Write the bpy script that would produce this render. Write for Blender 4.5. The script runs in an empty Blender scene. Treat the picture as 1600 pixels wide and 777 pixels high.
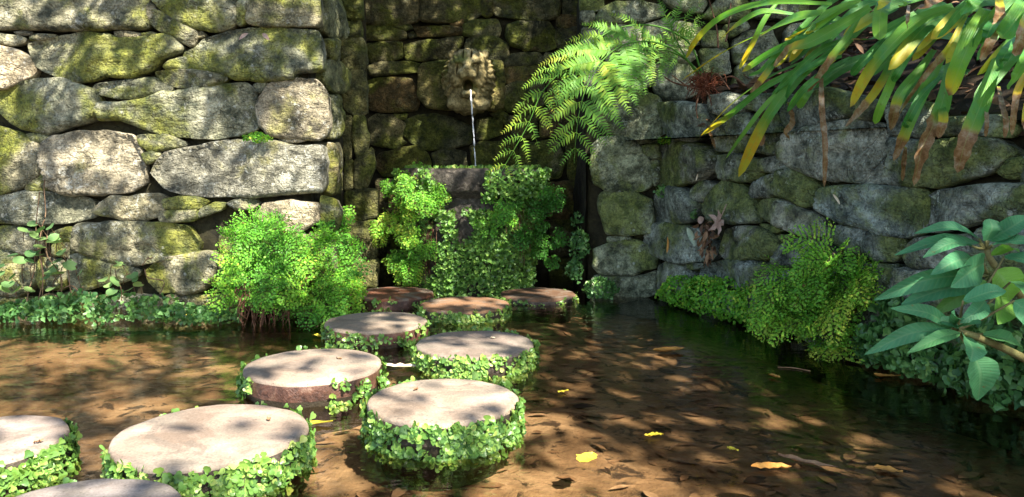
import bpy, math, random
import numpy as np
from mathutils import Vector
from mathutils.geometry import delaunay_2d_cdt

# ------------------------------------------------------------------ camera, sky, sun, exposure
SC = bpy.context.scene
COL = SC.collection
random.seed(7)
RNG = np.random.default_rng(7)
R_ = math.radians

CAM_H, PITCH, FPX = 0.82, math.atan(128.5 / 1200.0), 1200.0
cam_d = bpy.data.cameras.new('camera')
cam_d.lens, cam_d.sensor_width, cam_d.clip_start, cam_d.clip_end = 27.0, 36.0, 0.05, 600.0
cam = bpy.data.objects.new('camera', cam_d)
cam.location = (0, 0, CAM_H)
cam.rotation_euler = (math.pi / 2 - PITCH, 0, 0)
COL.objects.link(cam)
SC.camera = cam

SUN = np.array([0.45, -0.65, 0.85]); SUN /= np.linalg.norm(SUN)
world = bpy.data.worlds.new('World'); SC.world = world
world.use_nodes = True
_wn = world.node_tree
_sky = _wn.nodes.new('ShaderNodeTexSky'); _sky.sky_type = 'NISHITA'; _sky.sun_disc = False
_sky.sun_elevation = math.asin(SUN[2]); _sky.sun_rotation = math.atan2(SUN[0], SUN[1])
_bg = _wn.nodes['Background']; _bg.inputs['Strength'].default_value = 0.12
_wn.links.new(_sky.outputs['Color'], _bg.inputs['Color'])
sun_d = bpy.data.lights.new('sun', 'SUN'); sun_d.energy = 5.0; sun_d.angle = R_(0.53); sun_d.color = (1.0, 0.94, 0.82)
sun = bpy.data.objects.new('sun', sun_d); COL.objects.link(sun)
sun.rotation_euler = Vector(SUN).to_track_quat('Z', 'Y').to_euler()
SC.view_settings.view_transform = 'Standard'; SC.view_settings.look = 'None'
SC.view_settings.exposure = 1.85; SC.view_settings.gamma = 1.0
SC.cycles.max_bounces = 10; SC.cycles.transparent_max_bounces = 12
SC.cycles.diffuse_bounces = 4; SC.cycles.glossy_bounces = 3; SC.cycles.transmission_bounces = 6
SC.cycles.use_denoising = True
SC.cycles.sample_clamp_indirect = 6.0

# ------------------------------------------------------------------ measuring helpers
def ray(u, v):
    a, b = (u - 800.0) / FPX, (388.5 - v) / FPX
    c, s = math.cos(PITCH), math.sin(PITCH)
    return np.array([a, c + b * s, -s + b * c])
ORG = np.array([0, 0, CAM_H])
def at_y(u, v, y):
    d = ray(u, v); return ORG + d * (y / d[1])
def at_z(u, v, z):
    d = ray(u, v); return ORG + d * ((z - CAM_H) / d[2])
class Plane:
    """a vertical wall face from a to b (plan view), seen from the left of a->b reversed"""
    def __init__(s, a, b):
        s.o = np.array([a[0], a[1], 0.0]); e = np.array([b[0] - a[0], b[1] - a[1], 0.0])
        s.len = np.linalg.norm(e); s.ex = e / s.len; s.ez = np.array([0, 0, 1.0])
        n = np.array([s.ex[1], -s.ex[0], 0.0])
        if np.dot(n, ORG - s.o) < 0: n = -n
        s.n = n
    def uv(s, u, v):
        d = ray(u, v); t = np.dot(s.o - ORG, s.n) / np.dot(d, s.n); p = ORG + d * t - s.o
        return np.array([np.dot(p, s.ex), p[2]])
    def p3(s, x, z, h=0.0):
        return s.o + s.ex * x + s.ez * z + s.n * h
    def pix(s, u, v, h=0.0):
        q = s.uv(u, v); return s.p3(q[0], q[1], h)

# smooth value noise in 3D, vectorised
def _hash(i, j, k, seed):
    h = (i * 374761393 + j * 668265263 + k * 2147483647 + seed * 974711) & 0xffffffff
    h = ((h ^ (h >> 13)) * 1274126177) & 0xffffffff
    return ((h ^ (h >> 16)) & 0xffff) / 65535.0
def vnoise(p, seed=0):
    p = np.asarray(p, float); f = np.floor(p).astype(np.int64); w = p - f; w = w * w * (3 - 2 * w)
    r = 0
    for di in (0, 1):
        for dj in (0, 1):
            for dk in (0, 1):
                g = (w[..., 0] if di else 1 - w[..., 0]) * (w[..., 1] if dj else 1 - w[..., 1]) * (w[..., 2] if dk else 1 - w[..., 2])
                r = r + g * _hash(f[..., 0] + di, f[..., 1] + dj, f[..., 2] + dk, seed)
    return r * 2 - 1
def fbm(p, seed=0, octv=4, gain=0.5):
    p = np.asarray(p, float); a, r, s = 1.0, 0, 0
    for o in range(octv):
        r = r + a * vnoise(p * 2 ** o + 17.3 * o, seed + o); s += a; a *= gain
    return r / s

# ------------------------------------------------------------------ mesh builder
class MB:
    def __init__(s):
        s.v = []; s.t = []; s.q = []; s.a = {'var': [], 'run': [], 'side': []}; s.c = []; s.n = 0; s.mt = []; s.mq = []
    def add(s, V, T=None, Q=None, var=0.5, run=0.0, side=0.0, mat=0):
        V = np.asarray(V, float).reshape(-1, 3); k = len(V)
        s.v.append(V)
        for nm, val in (('var', var), ('run', run), ('side', side)):
            s.a[nm].append(np.broadcast_to(np.asarray(val, float), (k,)).copy())
        if T is not None and len(T): T = np.asarray(T, np.int64) + s.n; s.t.append(T); s.mt.append(np.full(len(T), mat))
        if Q is not None and len(Q): Q = np.asarray(Q, np.int64) + s.n; s.q.append(Q); s.mq.append(np.full(len(Q), mat))
        s.n += k
    def tube(s, pts, rad, sides=5, var=0.5, cap=True):
        P = np.asarray(pts, float); n = len(P); rad = np.broadcast_to(np.asarray(rad, float), (n,))
        T = np.gradient(P, axis=0); T /= np.linalg.norm(T, axis=1)[:, None] + 1e-9
        up = np.array([0.13, 0.31, 0.94]); X = np.cross(T, up); X /= np.linalg.norm(X, axis=1)[:, None] + 1e-9
        Y = np.cross(T, X); a = np.arange(sides) * 2 * math.pi / sides
        V = P[:, None] + rad[:, None, None] * (np.cos(a)[None, :, None] * X[:, None] + np.sin(a)[None, :, None] * Y[:, None])
        i, j = np.meshgrid(np.arange(n - 1), np.arange(sides), indexing='ij'); j2 = (j + 1) % sides
        Q = np.stack([i * sides + j, i * sides + j2, (i + 1) * sides + j2, (i + 1) * sides + j], -1).reshape(-1, 4)
        T3 = []
        if cap:
            for b in (0, (n - 1) * sides):
                T3 += [[b, b + k, b + k + 1] for k in range(1, sides - 1)]
        s.add(V.reshape(-1, 3), T3, Q, var=var, run=np.repeat(np.linspace(0, 1, n), sides))
    def leaves(s, tmpl, P, G, N, S, W=None, var=None):
        """scatter a flat leaf template: P base, G growth direction, N face normal, S length, W width factor"""
        tv, tt = tmpl; P = np.atleast_2d(P).astype(float); k = len(P)
        if k == 0: return
        G = np.broadcast_to(np.asarray(G, float), (k, 3)); N = np.broadcast_to(np.asarray(N, float), (k, 3))
        G = G / (np.linalg.norm(G, axis=1)[:, None] + 1e-9)
        X = np.cross(G, N); X /= np.linalg.norm(X, axis=1)[:, None] + 1e-9; N = np.cross(X, G)
        S = np.broadcast_to(np.asarray(S, float), (k,)); W = np.ones(k) if W is None else np.broadcast_to(np.asarray(W, float), (k,))
        m = len(tv)
        V = P[:, None] + S[:, None, None] * (tv[None, :, 0, None] * X[:, None] * W[:, None, None] + tv[None, :, 1, None] * G[:, None] + tv[None, :, 2, None] * N[:, None])
        T = (np.arange(k) * m)[:, None, None] + tt[None]
        if var is None: var = RNG.random(k)
        s.add(V.reshape(-1, 3), T.reshape(-1, 3), var=np.repeat(np.broadcast_to(var, (k,)), m), run=np.tile(tv[:, 1], k), side=np.tile(tv[:, 0], k))
    def grid(s, V, n, m, closed=False, **kw):
        i, j = np.meshgrid(np.arange(n - 1), np.arange(m if closed else m - 1), indexing='ij'); j2 = (j + 1) % m
        Q = np.stack([i * m + j, i * m + j2, (i + 1) * m + j2, (i + 1) * m + j], -1).reshape(-1, 4)
        s.add(V, None, Q, **kw)
    def mesh(s, name, mats, smooth=True, origin=None):
        V = np.concatenate(s.v)
        if origin is not None: V = V - np.asarray(origin)
        T = np.concatenate(s.t) if s.t else np.zeros((0, 3), np.int64); Q = np.concatenate(s.q) if s.q else np.zeros((0, 4), np.int64)
        me = bpy.data.meshes.new(name); me.vertices.add(len(V)); me.vertices.foreach_set('co', V.ravel())
        nl = T.size + Q.size; me.loops.add(nl); me.loops.foreach_set('vertex_index', np.concatenate([T.ravel(), Q.ravel()]).astype(np.int32))
        npoly = len(T) + len(Q); me.polygons.add(npoly)
        st = np.concatenate([np.arange(len(T)) * 3, T.size + np.arange(len(Q)) * 4]).astype(np.int32)
        me.polygons.foreach_set('loop_start', st)
        mi = np.concatenate((s.mt or [np.zeros(0)]) + (s.mq or [np.zeros(0)])).astype(np.int32)
        for m in (mats if isinstance(mats, (list, tuple)) else [mats]): me.materials.append(m)
        me.polygons.foreach_set('material_index', mi)
        me.polygons.foreach_set('use_smooth', np.full(npoly, smooth))
        for nm in s.a:
            at = me.attributes.new(nm, 'FLOAT', 'POINT'); at.data.foreach_set('value', np.concatenate(s.a[nm]).astype(np.float32))
        me.update(calc_edges=True); me.validate()
        return me
    def build(s, name, mats, parent=None, smooth=True, origin=(0, 0, 0), color=None):
        origin = np.asarray(origin, float)
        o = bpy.data.objects.new(name, s.mesh(name, mats, smooth, origin)); COL.objects.link(o)
        place(o, origin, parent)
        if color is not None: o.color = (*color, 1.0)
        return o
WPOS = {}
def place(o, loc, parent=None):
    loc = np.asarray(loc, float); WPOS[o] = loc
    if parent is not None:
        o.parent = parent; loc = loc - WPOS[parent]
    o.location = tuple(loc)
def thing(name, label, cat, loc=(0, 0, 0), group=None, kind=None):
    o = bpy.data.objects.new(name, None); COL.objects.link(o); o.empty_display_size = 0.1
    place(o, loc); return tag(o, label, cat, group, kind)
def tag(o, label=None, cat=None, group=None, kind=None):
    if label: o['label'] = label
    if cat: o['category'] = cat
    if group: o['group'] = group
    if kind: o['kind'] = kind
    return o
def box(mb, x0, x1, y0, y1, z0, z1, **kw):
    V = [(x, y, z) for x in (x0, x1) for y in (y0, y1) for z in (z0, z1)]
    mb.add(V, None, [[0, 1, 3, 2], [4, 6, 7, 5], [0, 4, 5, 1], [2, 3, 7, 6], [0, 2, 6, 4], [1, 5, 7, 3]], **kw)
def spline(pts, n):
    """Catmull-Rom through pts, n samples"""
    P = np.asarray(pts, float); P = np.vstack([2 * P[0] - P[1], P, 2 * P[-1] - P[-2]]); k = len(P) - 3
    out = []
    for t in np.linspace(0, k - 1e-6, n):
        i = int(t); f = t - i; a, b, c, d = P[i:i + 4]
        out.append(0.5 * (2 * b + (c - a) * f + (2 * a - 5 * b + 4 * c - d) * f * f + (3 * b - 3 * c + d - a) * f ** 3))
    return np.array(out)
def unit(v):
    v = np.asarray(v, float); return v / (np.linalg.norm(v) + 1e-9)

# leaf templates: (verts, tris)
def fan_t(pts, centre):
    V = np.array([centre] + pts, float); k = len(pts)
    return V, np.array([[0, i + 1, (i + 1) % k + 1] for i in range(k)])
SPOON = fan_t([(-.06, 0, 0), (-.22, .35, .02), (-.46, .62, .10), (-.42, .88, .14), (-.18, 1.0, .09), (0, .94, .03), (.2, 1.02, .1), (.44, .86, .15), (.44, .6, .1), (.2, .33, .02), (.06, 0, 0)], (0, .6, -.06))
FANL = fan_t([(0, 0, 0), (-.42, .5, .03), (-.46, .78, .0), (-.26, .92, .05), (-.12, .86, .02), (0, 1.0, .05), (.14, .86, .02), (.3, .93, .05), (.46, .76, 0), (.4, .48, .03)], (0, .5, -.03))
ROUND = fan_t([(0, .12, 0), (-.3, 0, .02), (-.5, .3, .06), (-.46, .65, .08), (-.22, .92, .06), (0, .96, .03), (.24, .9, .06), (.47, .64, .08), (.5, .28, .06), (.3, 0, .02)], (0, .42, -.06))
OVATE = (np.array([(0, 0, 0), (-.2, .25, .04), (-.24, .5, .05), (-.13, .78, .03), (0, 1, -.05), (.13, .78, .03), (.24, .5, .05), (.2, .25, .04), (0, .5, -.02)], float),
         np.array([[8, 0, 1], [8, 1, 2], [8, 2, 3], [8, 3, 4], [8, 4, 5], [8, 5, 6], [8, 6, 7], [8, 7, 0]]))
PINN = (np.array([(-.13, 0, 0), (.13, 0, 0), (.1, .55, .05), (0, 1, .0), (-.1, .55, .05)], float), np.array([[0, 1, 2], [0, 2, 4], [4, 2, 3]]))
LITTER = (np.array([(0, 0, 0), (-.16, .25, .10), (-.2, .5, .13), (-.12, .78, .08), (0, 1, .02), (.12, .78, .08), (.2, .5, .13), (.16, .25, .10), (0, .25, .02), (0, .5, .03), (0, .78, .02)], float),
          np.array([[0, 8, 1], [0, 7, 8], [1, 8, 9], [1, 9, 2], [8, 7, 6], [8, 6, 9], [2, 9, 10], [2, 10, 3], [9, 6, 5], [9, 5, 10], [3, 10, 4], [10, 5, 4]]))

# ------------------------------------------------------------------ material helpers
class NT:
    def __init__(s, name):
        s.m = bpy.data.materials.new(name); s.m.use_nodes = True; s.t = s.m.node_tree; s.t.nodes.clear()
    def n(s, typ, ins=None, **props):
        nd = s.t.nodes.new('ShaderNode' + typ)
        for k, v in props.items(): setattr(nd, k, v)
        for k, v in (ins or {}).items():
            if isinstance(v, bpy.types.NodeSocket): s.t.links.new(v, nd.inputs[k])
            else:
                sk = nd.inputs[k]
                if sk.type == 'RGBA' and len(v) == 3: v = (*v, 1.0)
                sk.default_value = v
        return nd
    def math(s, op, a, b=0.0, clamp=False): return s.n('Math', {0: a, 1: b}, operation=op, use_clamp=clamp).outputs[0]
    def noise(s, vec, scale, detail=4.0, rough=0.55, dist=0.0):
        return s.n('TexNoise', {'Vector': vec, 'Scale': scale, 'Detail': detail, 'Roughness': rough, 'Distortion': dist}).outputs['Fac']
    def ramp(s, fac, stops, interp='LINEAR'):
        nd = s.n('ValToRGB', {'Fac': fac}); r = nd.color_ramp; r.interpolation = interp
        while len(r.elements) < len(stops): r.elements.new(0.5)
        for e, (p, c) in zip(r.elements, stops):
            e.position = p; e.color = (c, c, c, 1) if not hasattr(c, '__len__') else (*c, 1)
        return nd.outputs['Color']
    def mix(s, fac, a, b, mode='MIX'):
        nd = s.n('Mix', data_type='RGBA', blend_type=mode)
        for i, v in ((0, fac), (6, a), (7, b)):
            if isinstance(v, bpy.types.NodeSocket): s.t.links.new(v, nd.inputs[i])
            else: nd.inputs[i].default_value = v if i == 0 else ((*v, 1.0) if len(v) == 3 else v)
        return nd.outputs[2]
    def step(s, fac, lo, hi):
        return s.n('MapRange', {0: fac, 1: lo, 2: hi}, interpolation_type='SMOOTHSTEP').outputs[0]
    def pos(s): return s.n('NewGeometry').outputs['Position']
    def bump(s, h, strength, dist, prev=None):
        ins = {'Height': h, 'Strength': strength, 'Distance': dist}
        if prev is not None: ins['Normal'] = prev
        return s.n('Bump', ins).outputs['Normal']
    def attr(s, name): return s.n('Attribute', attribute_name=name).outputs['Fac']
    def out(s, sh): s.n('OutputMaterial', {'Surface': sh}); return s.m
    def bsdf(s, col, rough=0.8, normal=None, spec=0.3, **kw):
        ins = {'Base Color': col, 'Roughness': rough, 'Specular IOR Level': spec}; ins.update(kw)
        if normal is not None: ins['Normal'] = normal
        return s.n('BsdfPrincipled', ins).outputs[0]

def mat_stone(name, dark, mid, light, moss1, moss2, moss_lo, moss_hi, lichen, lichen_amt, mottle=22.0, rough=0.85, bump=1.0, strata=0.6):
    k = NT(name); oi = k.n('ObjectInfo')
    off = k.n('VectorMath', {0: oi.outputs['Random'], 1: (13.0, 29.0, 7.0)}, operation='MULTIPLY').outputs[0]
    p = k.n('VectorMath', {0: k.pos(), 1: off}, operation='ADD').outputs[0]
    n2 = k.noise(p, 7.0, 5.0, 0.62, 0.4); nf = k.noise(p, mottle, 4.0, 0.7); n1 = k.noise(p, 2.6, 3.0, 0.6, 0.6)
    base = k.ramp(k.math('ADD', k.math('MULTIPLY', n2, 0.6), k.math('MULTIPLY', nf, 0.4)), [(0.40, dark), (0.5, mid), (0.61, light)])
    base = k.mix(1.0, base, oi.outputs['Color'], 'MULTIPLY')
    # patches of pale crust on the mottled stone
    crust = k.math('MULTIPLY', k.step(k.noise(p, mottle * 1.4, 3.0, 0.75, 0.8), 0.54, 0.62), k.step(k.noise(p, 5.0, 3.0), 0.45, 0.6))
    base = k.mix(k.math('MULTIPLY', crust, lichen_amt), base, lichen)
    mossc = k.ramp(k.noise(p, 14.0, 3.0, 0.7), [(0.35, moss1), (0.68, moss2)])
    mm = k.math('MULTIPLY', k.step(k.math('ADD', n1, k.math('MULTIPLY', k.math('SUBTRACT', nf, 0.5), 0.35)), moss_lo, moss_hi), 0.85)
    base = k.mix(mm, base, mossc)
    vo = k.n('TexVoronoi', {'Vector': p, 'Scale': 17.0, 'Randomness': 1.0})
    spot = k.math('MULTIPLY', k.math('SUBTRACT', 1.0, k.step(k.math('ADD', vo.outputs['Distance'], k.math('MULTIPLY', nf, 0.22)), 0.24, 0.31)), k.step(k.noise(p, 3.3, 2.0), 0.5, 0.6))
    base = k.mix(k.math('MULTIPLY', spot, 0.75 * lichen_amt), base, lichen)
    sp = k.ramp(k.noise(p, 95.0, 4.0, 0.75), [(0.33, 0.40), (0.47, 0.95), (0.7, 1.3)])
    base = k.mix(1.0, base, sp, 'MULTIPLY')
    pit = k.step(k.noise(p, 46.0, 3.0, 0.65, 0.5), 0.60, 0.68)
    base = k.mix(k.math('MULTIPLY', pit, 0.6), base, (0.045, 0.045, 0.03))
    crk = k.n('TexNoise', {'Vector': p, 'Scale': 4.5, 'Detail': 4.0, 'Roughness': 0.6, 'Distortion': 1.2}).outputs['Fac']
    crk = k.step(k.math('ABSOLUTE', k.math('SUBTRACT', crk, 0.5)), 0.0, 0.016)
    base = k.mix(k.math('MULTIPLY', k.math('SUBTRACT', 1.0, crk), 0.30), base, (0.03, 0.03, 0.02))
    st = k.n('Mapping', {'Vector': p, 'Scale': (2.6, 2.6, 6.0), 'Rotation': (0.3, 0.35, 0.0)}).outputs[0]
    hs = k.noise(st, 3.0, 6.0, 0.66, 0.7)
    hs = k.math('ADD', k.math('MULTIPLY', hs, strata), k.math('ADD', k.math('MULTIPLY', k.noise(p, 34.0, 4.0, 0.72), 0.45), k.math('MULTIPLY', crk, 0.09)))
    b = k.bump(hs, 1.0 * bump, 0.085)
    return k.out(k.bsdf(base, rough, b, 0.25))

def mat_leaf(name, stops, trans=0.35, rough=0.45, spec=0.4, tip=None, vein=False, spread=1.0):
    k = NT(name); v = k.attr('var')
    col = k.ramp(v, stops)
    if tip: col = k.mix(k.step(k.attr('run'), tip[0], tip[1]), col, tip[2])
    col = k.mix(1.0, col, k.ramp(k.noise(k.pos(), 9.0, 3.0), [(0.3, 0.72), (0.7, 1.2)]), 'MULTIPLY')
    nrm = None
    if vein:
        w = k.math('ABSOLUTE', k.attr('side')); r = k.attr('run')
        ph = k.math('ADD', k.math('MULTIPLY', r, 15.0), k.math('MULTIPLY', w, -3.2))
        sv = k.math('POWER', k.math('ABSOLUTE', k.math('SINE', k.math('MULTIPLY', ph, 3.14159))), 0.35)
        mid = k.step(w, 0.02, 0.07)
        hgt = k.math('MULTIPLY', sv, mid)
        col = k.mix(k.math('MULTIPLY', k.math('SUBTRACT', 1.0, hgt), 0.22), col, (0.30, 0.42, 0.20))
        col = k.mix(k.math('MULTIPLY', k.step(k.noise(k.pos(), 38.0, 4.0, 0.7), 0.66, 0.72), 0.7), col, (0.20, 0.13, 0.04))
        nrm = k.bump(hgt, 0.2, 0.01); nrm = k.bump(k.noise(k.pos(), 120.0, 3.0), 0.25, 0.004, nrm)
    else:
        nrm = k.bump(k.noise(k.pos(), 60.0, 2.0), 0.2, 0.01)
    a = k.bsdf(col, rough, nrm, spec)
    tc = k.mix(1.0, col, (1.15, 1.25, 0.55), 'MULTIPLY')
    t = k.n('BsdfTranslucent', {'Color': tc}).outputs[0]
    return k.out(k.n('MixShader', {0: trans, 1: a, 2: t}).outputs[0])

def mat_simple(name, stops, scale=8.0, rough=0.85, bump=0.4, spec=0.25, dist=0.02, detail=7.0):
    k = NT(name); p = k.pos(); n = k.noise(p, scale, detail, 0.65, 0.3)
    col = k.ramp(n, stops); col = k.mix(1.0, col, k.ramp(k.noise(p, scale * 9, 4.0, 0.7), [(0.3, 0.7), (0.7, 1.2)]), 'MULTIPLY')
    b = k.bump(n, bump, dist); b = k.bump(k.noise(p, scale * 7, 6.0, 0.7), bump, dist * 0.3, b)
    return k.out(k.bsdf(col, rough, b, spec))
# ------------------------------------------------------------------ materials of the setting
M = {}
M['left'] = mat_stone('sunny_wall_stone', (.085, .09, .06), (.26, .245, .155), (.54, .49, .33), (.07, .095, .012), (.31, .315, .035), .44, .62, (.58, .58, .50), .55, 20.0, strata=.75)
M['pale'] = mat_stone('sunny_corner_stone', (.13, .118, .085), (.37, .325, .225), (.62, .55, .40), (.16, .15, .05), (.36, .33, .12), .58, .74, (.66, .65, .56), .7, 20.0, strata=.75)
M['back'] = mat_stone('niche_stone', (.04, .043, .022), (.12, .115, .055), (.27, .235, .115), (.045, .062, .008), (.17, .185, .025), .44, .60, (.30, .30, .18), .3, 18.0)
M['right'] = mat_stone('shady_wall_stone', (.06, .07, .055), (.23, .25, .20), (.52, .55, .46), (.06, .085, .018), (.24, .28, .065), .44, .60, (.42, .46, .38), .95, 24.0, strata=.45)
M['core'] = mat_simple('wall_core_earth', [(.35, (.012, .011, .007)), (.6, (.045, .04, .02)), (.75, (.06, .075, .02))], 9.0, .95, .8)
M['soil'] = mat_simple('soil', [(.3, (.012, .009, .006)), (.55, (.035, .024, .014)), (.75, (.07, .045, .025))], 7.0, .95, .8)
M['basin'] = mat_simple('wet_basin_stone', [(.35, (.018, .014, .010)), (.52, (.06, .048, .036)), (.68, (.17, .145, .115))], 30.0, .5, 1.0, .5, .02)
def _lion():
    k = NT('carved_stone'); p = k.pos(); n = k.noise(p, 14.0, 7.0, .65, .4)
    col = k.ramp(n, [(.35, (.09, .072, .028)), (.5, (.30, .24, .105)), (.66, (.56, .46, .24))])
    col = k.mix(k.step(k.noise(p, 5.0, 4.0), .54, .68), col, (.11, .125, .026))
    col = k.mix(k.math('MULTIPLY', k.step(k.noise(p, 55.0, 4.0, .7), .52, .62), .55), col, (.05, .045, .02))
    b = k.bump(n, .6, .015); b = k.bump(k.noise(p, 60.0, 5.0), .8, .010, b)
    return k.out(k.bsdf(col, .75, b, .3))
M['lion'] = _lion()
def _top():
    k = NT('stepping_stone_top'); p = k.pos(); oi = k.n('ObjectInfo')
    n = k.noise(p, 5.0, 8.0, .65, .5)
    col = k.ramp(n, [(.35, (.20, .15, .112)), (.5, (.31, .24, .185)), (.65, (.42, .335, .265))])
    col = k.mix(1.0, col, oi.outputs['Color'], 'MULTIPLY')
    col = k.mix(k.math('MULTIPLY', k.step(k.noise(p, 13.0, 5.0, .7, .8), .52, .68), .7), col, (.19, .145, .11))
    col = k.mix(k.math('MULTIPLY', k.step(k.noise(p, 4.0, 4.0, .6, .6), .50, .62), .7), col, (.22, .185, .145))
    col = k.mix(k.math('MULTIPLY', k.step(k.noise(p, 7.0, 5.0, .7, 1.0), .57, .63), .55), col, (.15, .125, .10))
    vo = k.n('TexVoronoi', {'Vector': p, 'Scale': 42.0}); col = k.mix(k.math('MULTIPLY', k.math('SUBTRACT', 1.0, k.step(vo.outputs['Distance'], .10, .16)), .6), col, (.10, .075, .055))
    col = k.mix(1.0, col, k.ramp(k.noise(p, 160.0, 3.0, .7), [(.3, .74), (.7, 1.18)]), 'MULTIPLY')
    b = k.bump(k.noise(p, 18.0, 8.0, .7), .35, .012); b = k.bump(k.noise(p, 150.0, 3.0), .35, .004, b)
    return k.out(k.bsdf(col, .8, b, .3))
M['top'] = _top()
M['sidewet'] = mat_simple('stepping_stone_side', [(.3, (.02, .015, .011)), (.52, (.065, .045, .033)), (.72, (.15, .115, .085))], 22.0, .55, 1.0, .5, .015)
M['redside'] = mat_simple('algae_red_stone', [(.35, (.035, .017, .012)), (.55, (.12, .055, .036)), (.72, (.25, .165, .115))], 20.0, .4, .8, .5, .012)
def _water():
    k = NT('pool_water'); p = k.pos()
    mp = k.n('Mapping', {'Vector': p, 'Scale': (1.0, 2.1, 1.0), 'Rotation': (0, 0, .25)}).outputs[0]
    h = k.math('ADD', k.noise(mp, 5.0, 2.0, .5, .6), k.math('MULTIPLY', k.noise(mp, 17.0, 2.0, .5, .4), .28))
    b = k.bump(h, .10, .05)
    fr = k.n('Fresnel', {'IOR': 1.33, 'Normal': b}).outputs[0]
    tr = k.n('BsdfTransparent', {'Color': (.89, .85, .76)}).outputs[0]
    gl = k.n('BsdfGlossy', {'Color': (1, 1, 1), 'Roughness': .015, 'Normal': b}).outputs[0]
    return k.out(k.n('MixShader', {0: fr, 1: tr, 2: gl}).outputs[0])
M['water'] = _water()
def _stream():
    k = NT('falling_water')
    tr = k.n('BsdfTransparent', {'Color': (.95, .96, .97)}).outputs[0]
    b = k.bump(k.noise(k.n('Mapping', {'Vector': k.pos(), 'Scale': (1, 1, .3)}).outputs[0], 90.0, 4.0), .8, .01)
    w = k.bsdf((.86, .88, .92), .12, b, .8)
    return k.out(k.n('MixShader', {0: k.step(k.noise(k.pos(), 38.0, 4.0), .30, .56), 1: tr, 2: w}).outputs[0])
M['stream'] = _stream()
def _bed():
    k = NT('pool_bed_silt'); p = k.pos()
    n = k.noise(p, 3.0, 8.0, .65, .5)
    col = k.ramp(n, [(.3, (.085, .052, .03)), (.5, (.25, .15, .08)), (.7, (.45, .30, .175))])
    col = k.mix(k.step(k.noise(p, 11.0, 6.0, .7, .6), .52, .62), col, (.055, .034, .021))
    b = k.bump(k.noise(p, 14.0, 7.0, .7), .9, .03)
    return k.out(k.bsdf(col, .9, b, .2))
M['bed'] = _bed()

# ------------------------------------------------------------------ pool, ground
def sheet(name, x0, x1, y0, y1, nx, ny, zf, mat):
    X, Y = np.meshgrid(np.linspace(x0, x1, nx), np.linspace(y0, y1, ny), indexing='ij')
    V = np.stack([X, Y, zf(X, Y)], -1).reshape(-1, 3); mb = MB(); mb.grid(V, nx, ny); mb.q[0] = mb.q[0][:, ::-1]
    if abs(float(V[0, 2])) < 1e-6: assert np.cross(V[mb.q[0][0][1]] - V[mb.q[0][0][0]], V[mb.q[0][0][2]] - V[mb.q[0][0][0]])[2] > 0
    return tag(mb.build(name, mat), kind='structure')
def bed_z(X, Y):
    q = np.stack([X, Y, X * 0], -1)
    return -.12 - .10 * np.clip((X - .2) / 1.5, 0, 1) + .035 * fbm(q * 1.3, 3, 3) + .012 * fbm(q * 6, 5, 3)
sheet('pool_bed', -5.0, 2.9, -2.1, 5.95, 130, 130, bed_z, M['bed'])
sheet('water', -4.98, 2.88, -2.08, 5.93, 2, 2, lambda X, Y: X * 0, M['water'])
g = MB()
o_, i_ = [(-150, -150), (150, -150), (150, 150), (-150, 150)], [(-4.99, -2.09), (2.89, -2.09), (2.89, 5.94), (-4.99, 5.94)]
g.add([(x, y, .10) for x, y in o_] + [(x, y, .10) for x, y in i_] + [(x, y, -.4) for x, y in i_], None,
      [[0, 1, 5, 4], [1, 2, 6, 5], [2, 3, 7, 6], [3, 0, 4, 7], [4, 5, 9, 8], [5, 6, 10, 9], [6, 7, 11, 10], [7, 4, 8, 11]])
tag(g.build('ground', M['soil'], smooth=False), kind='structure')

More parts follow.
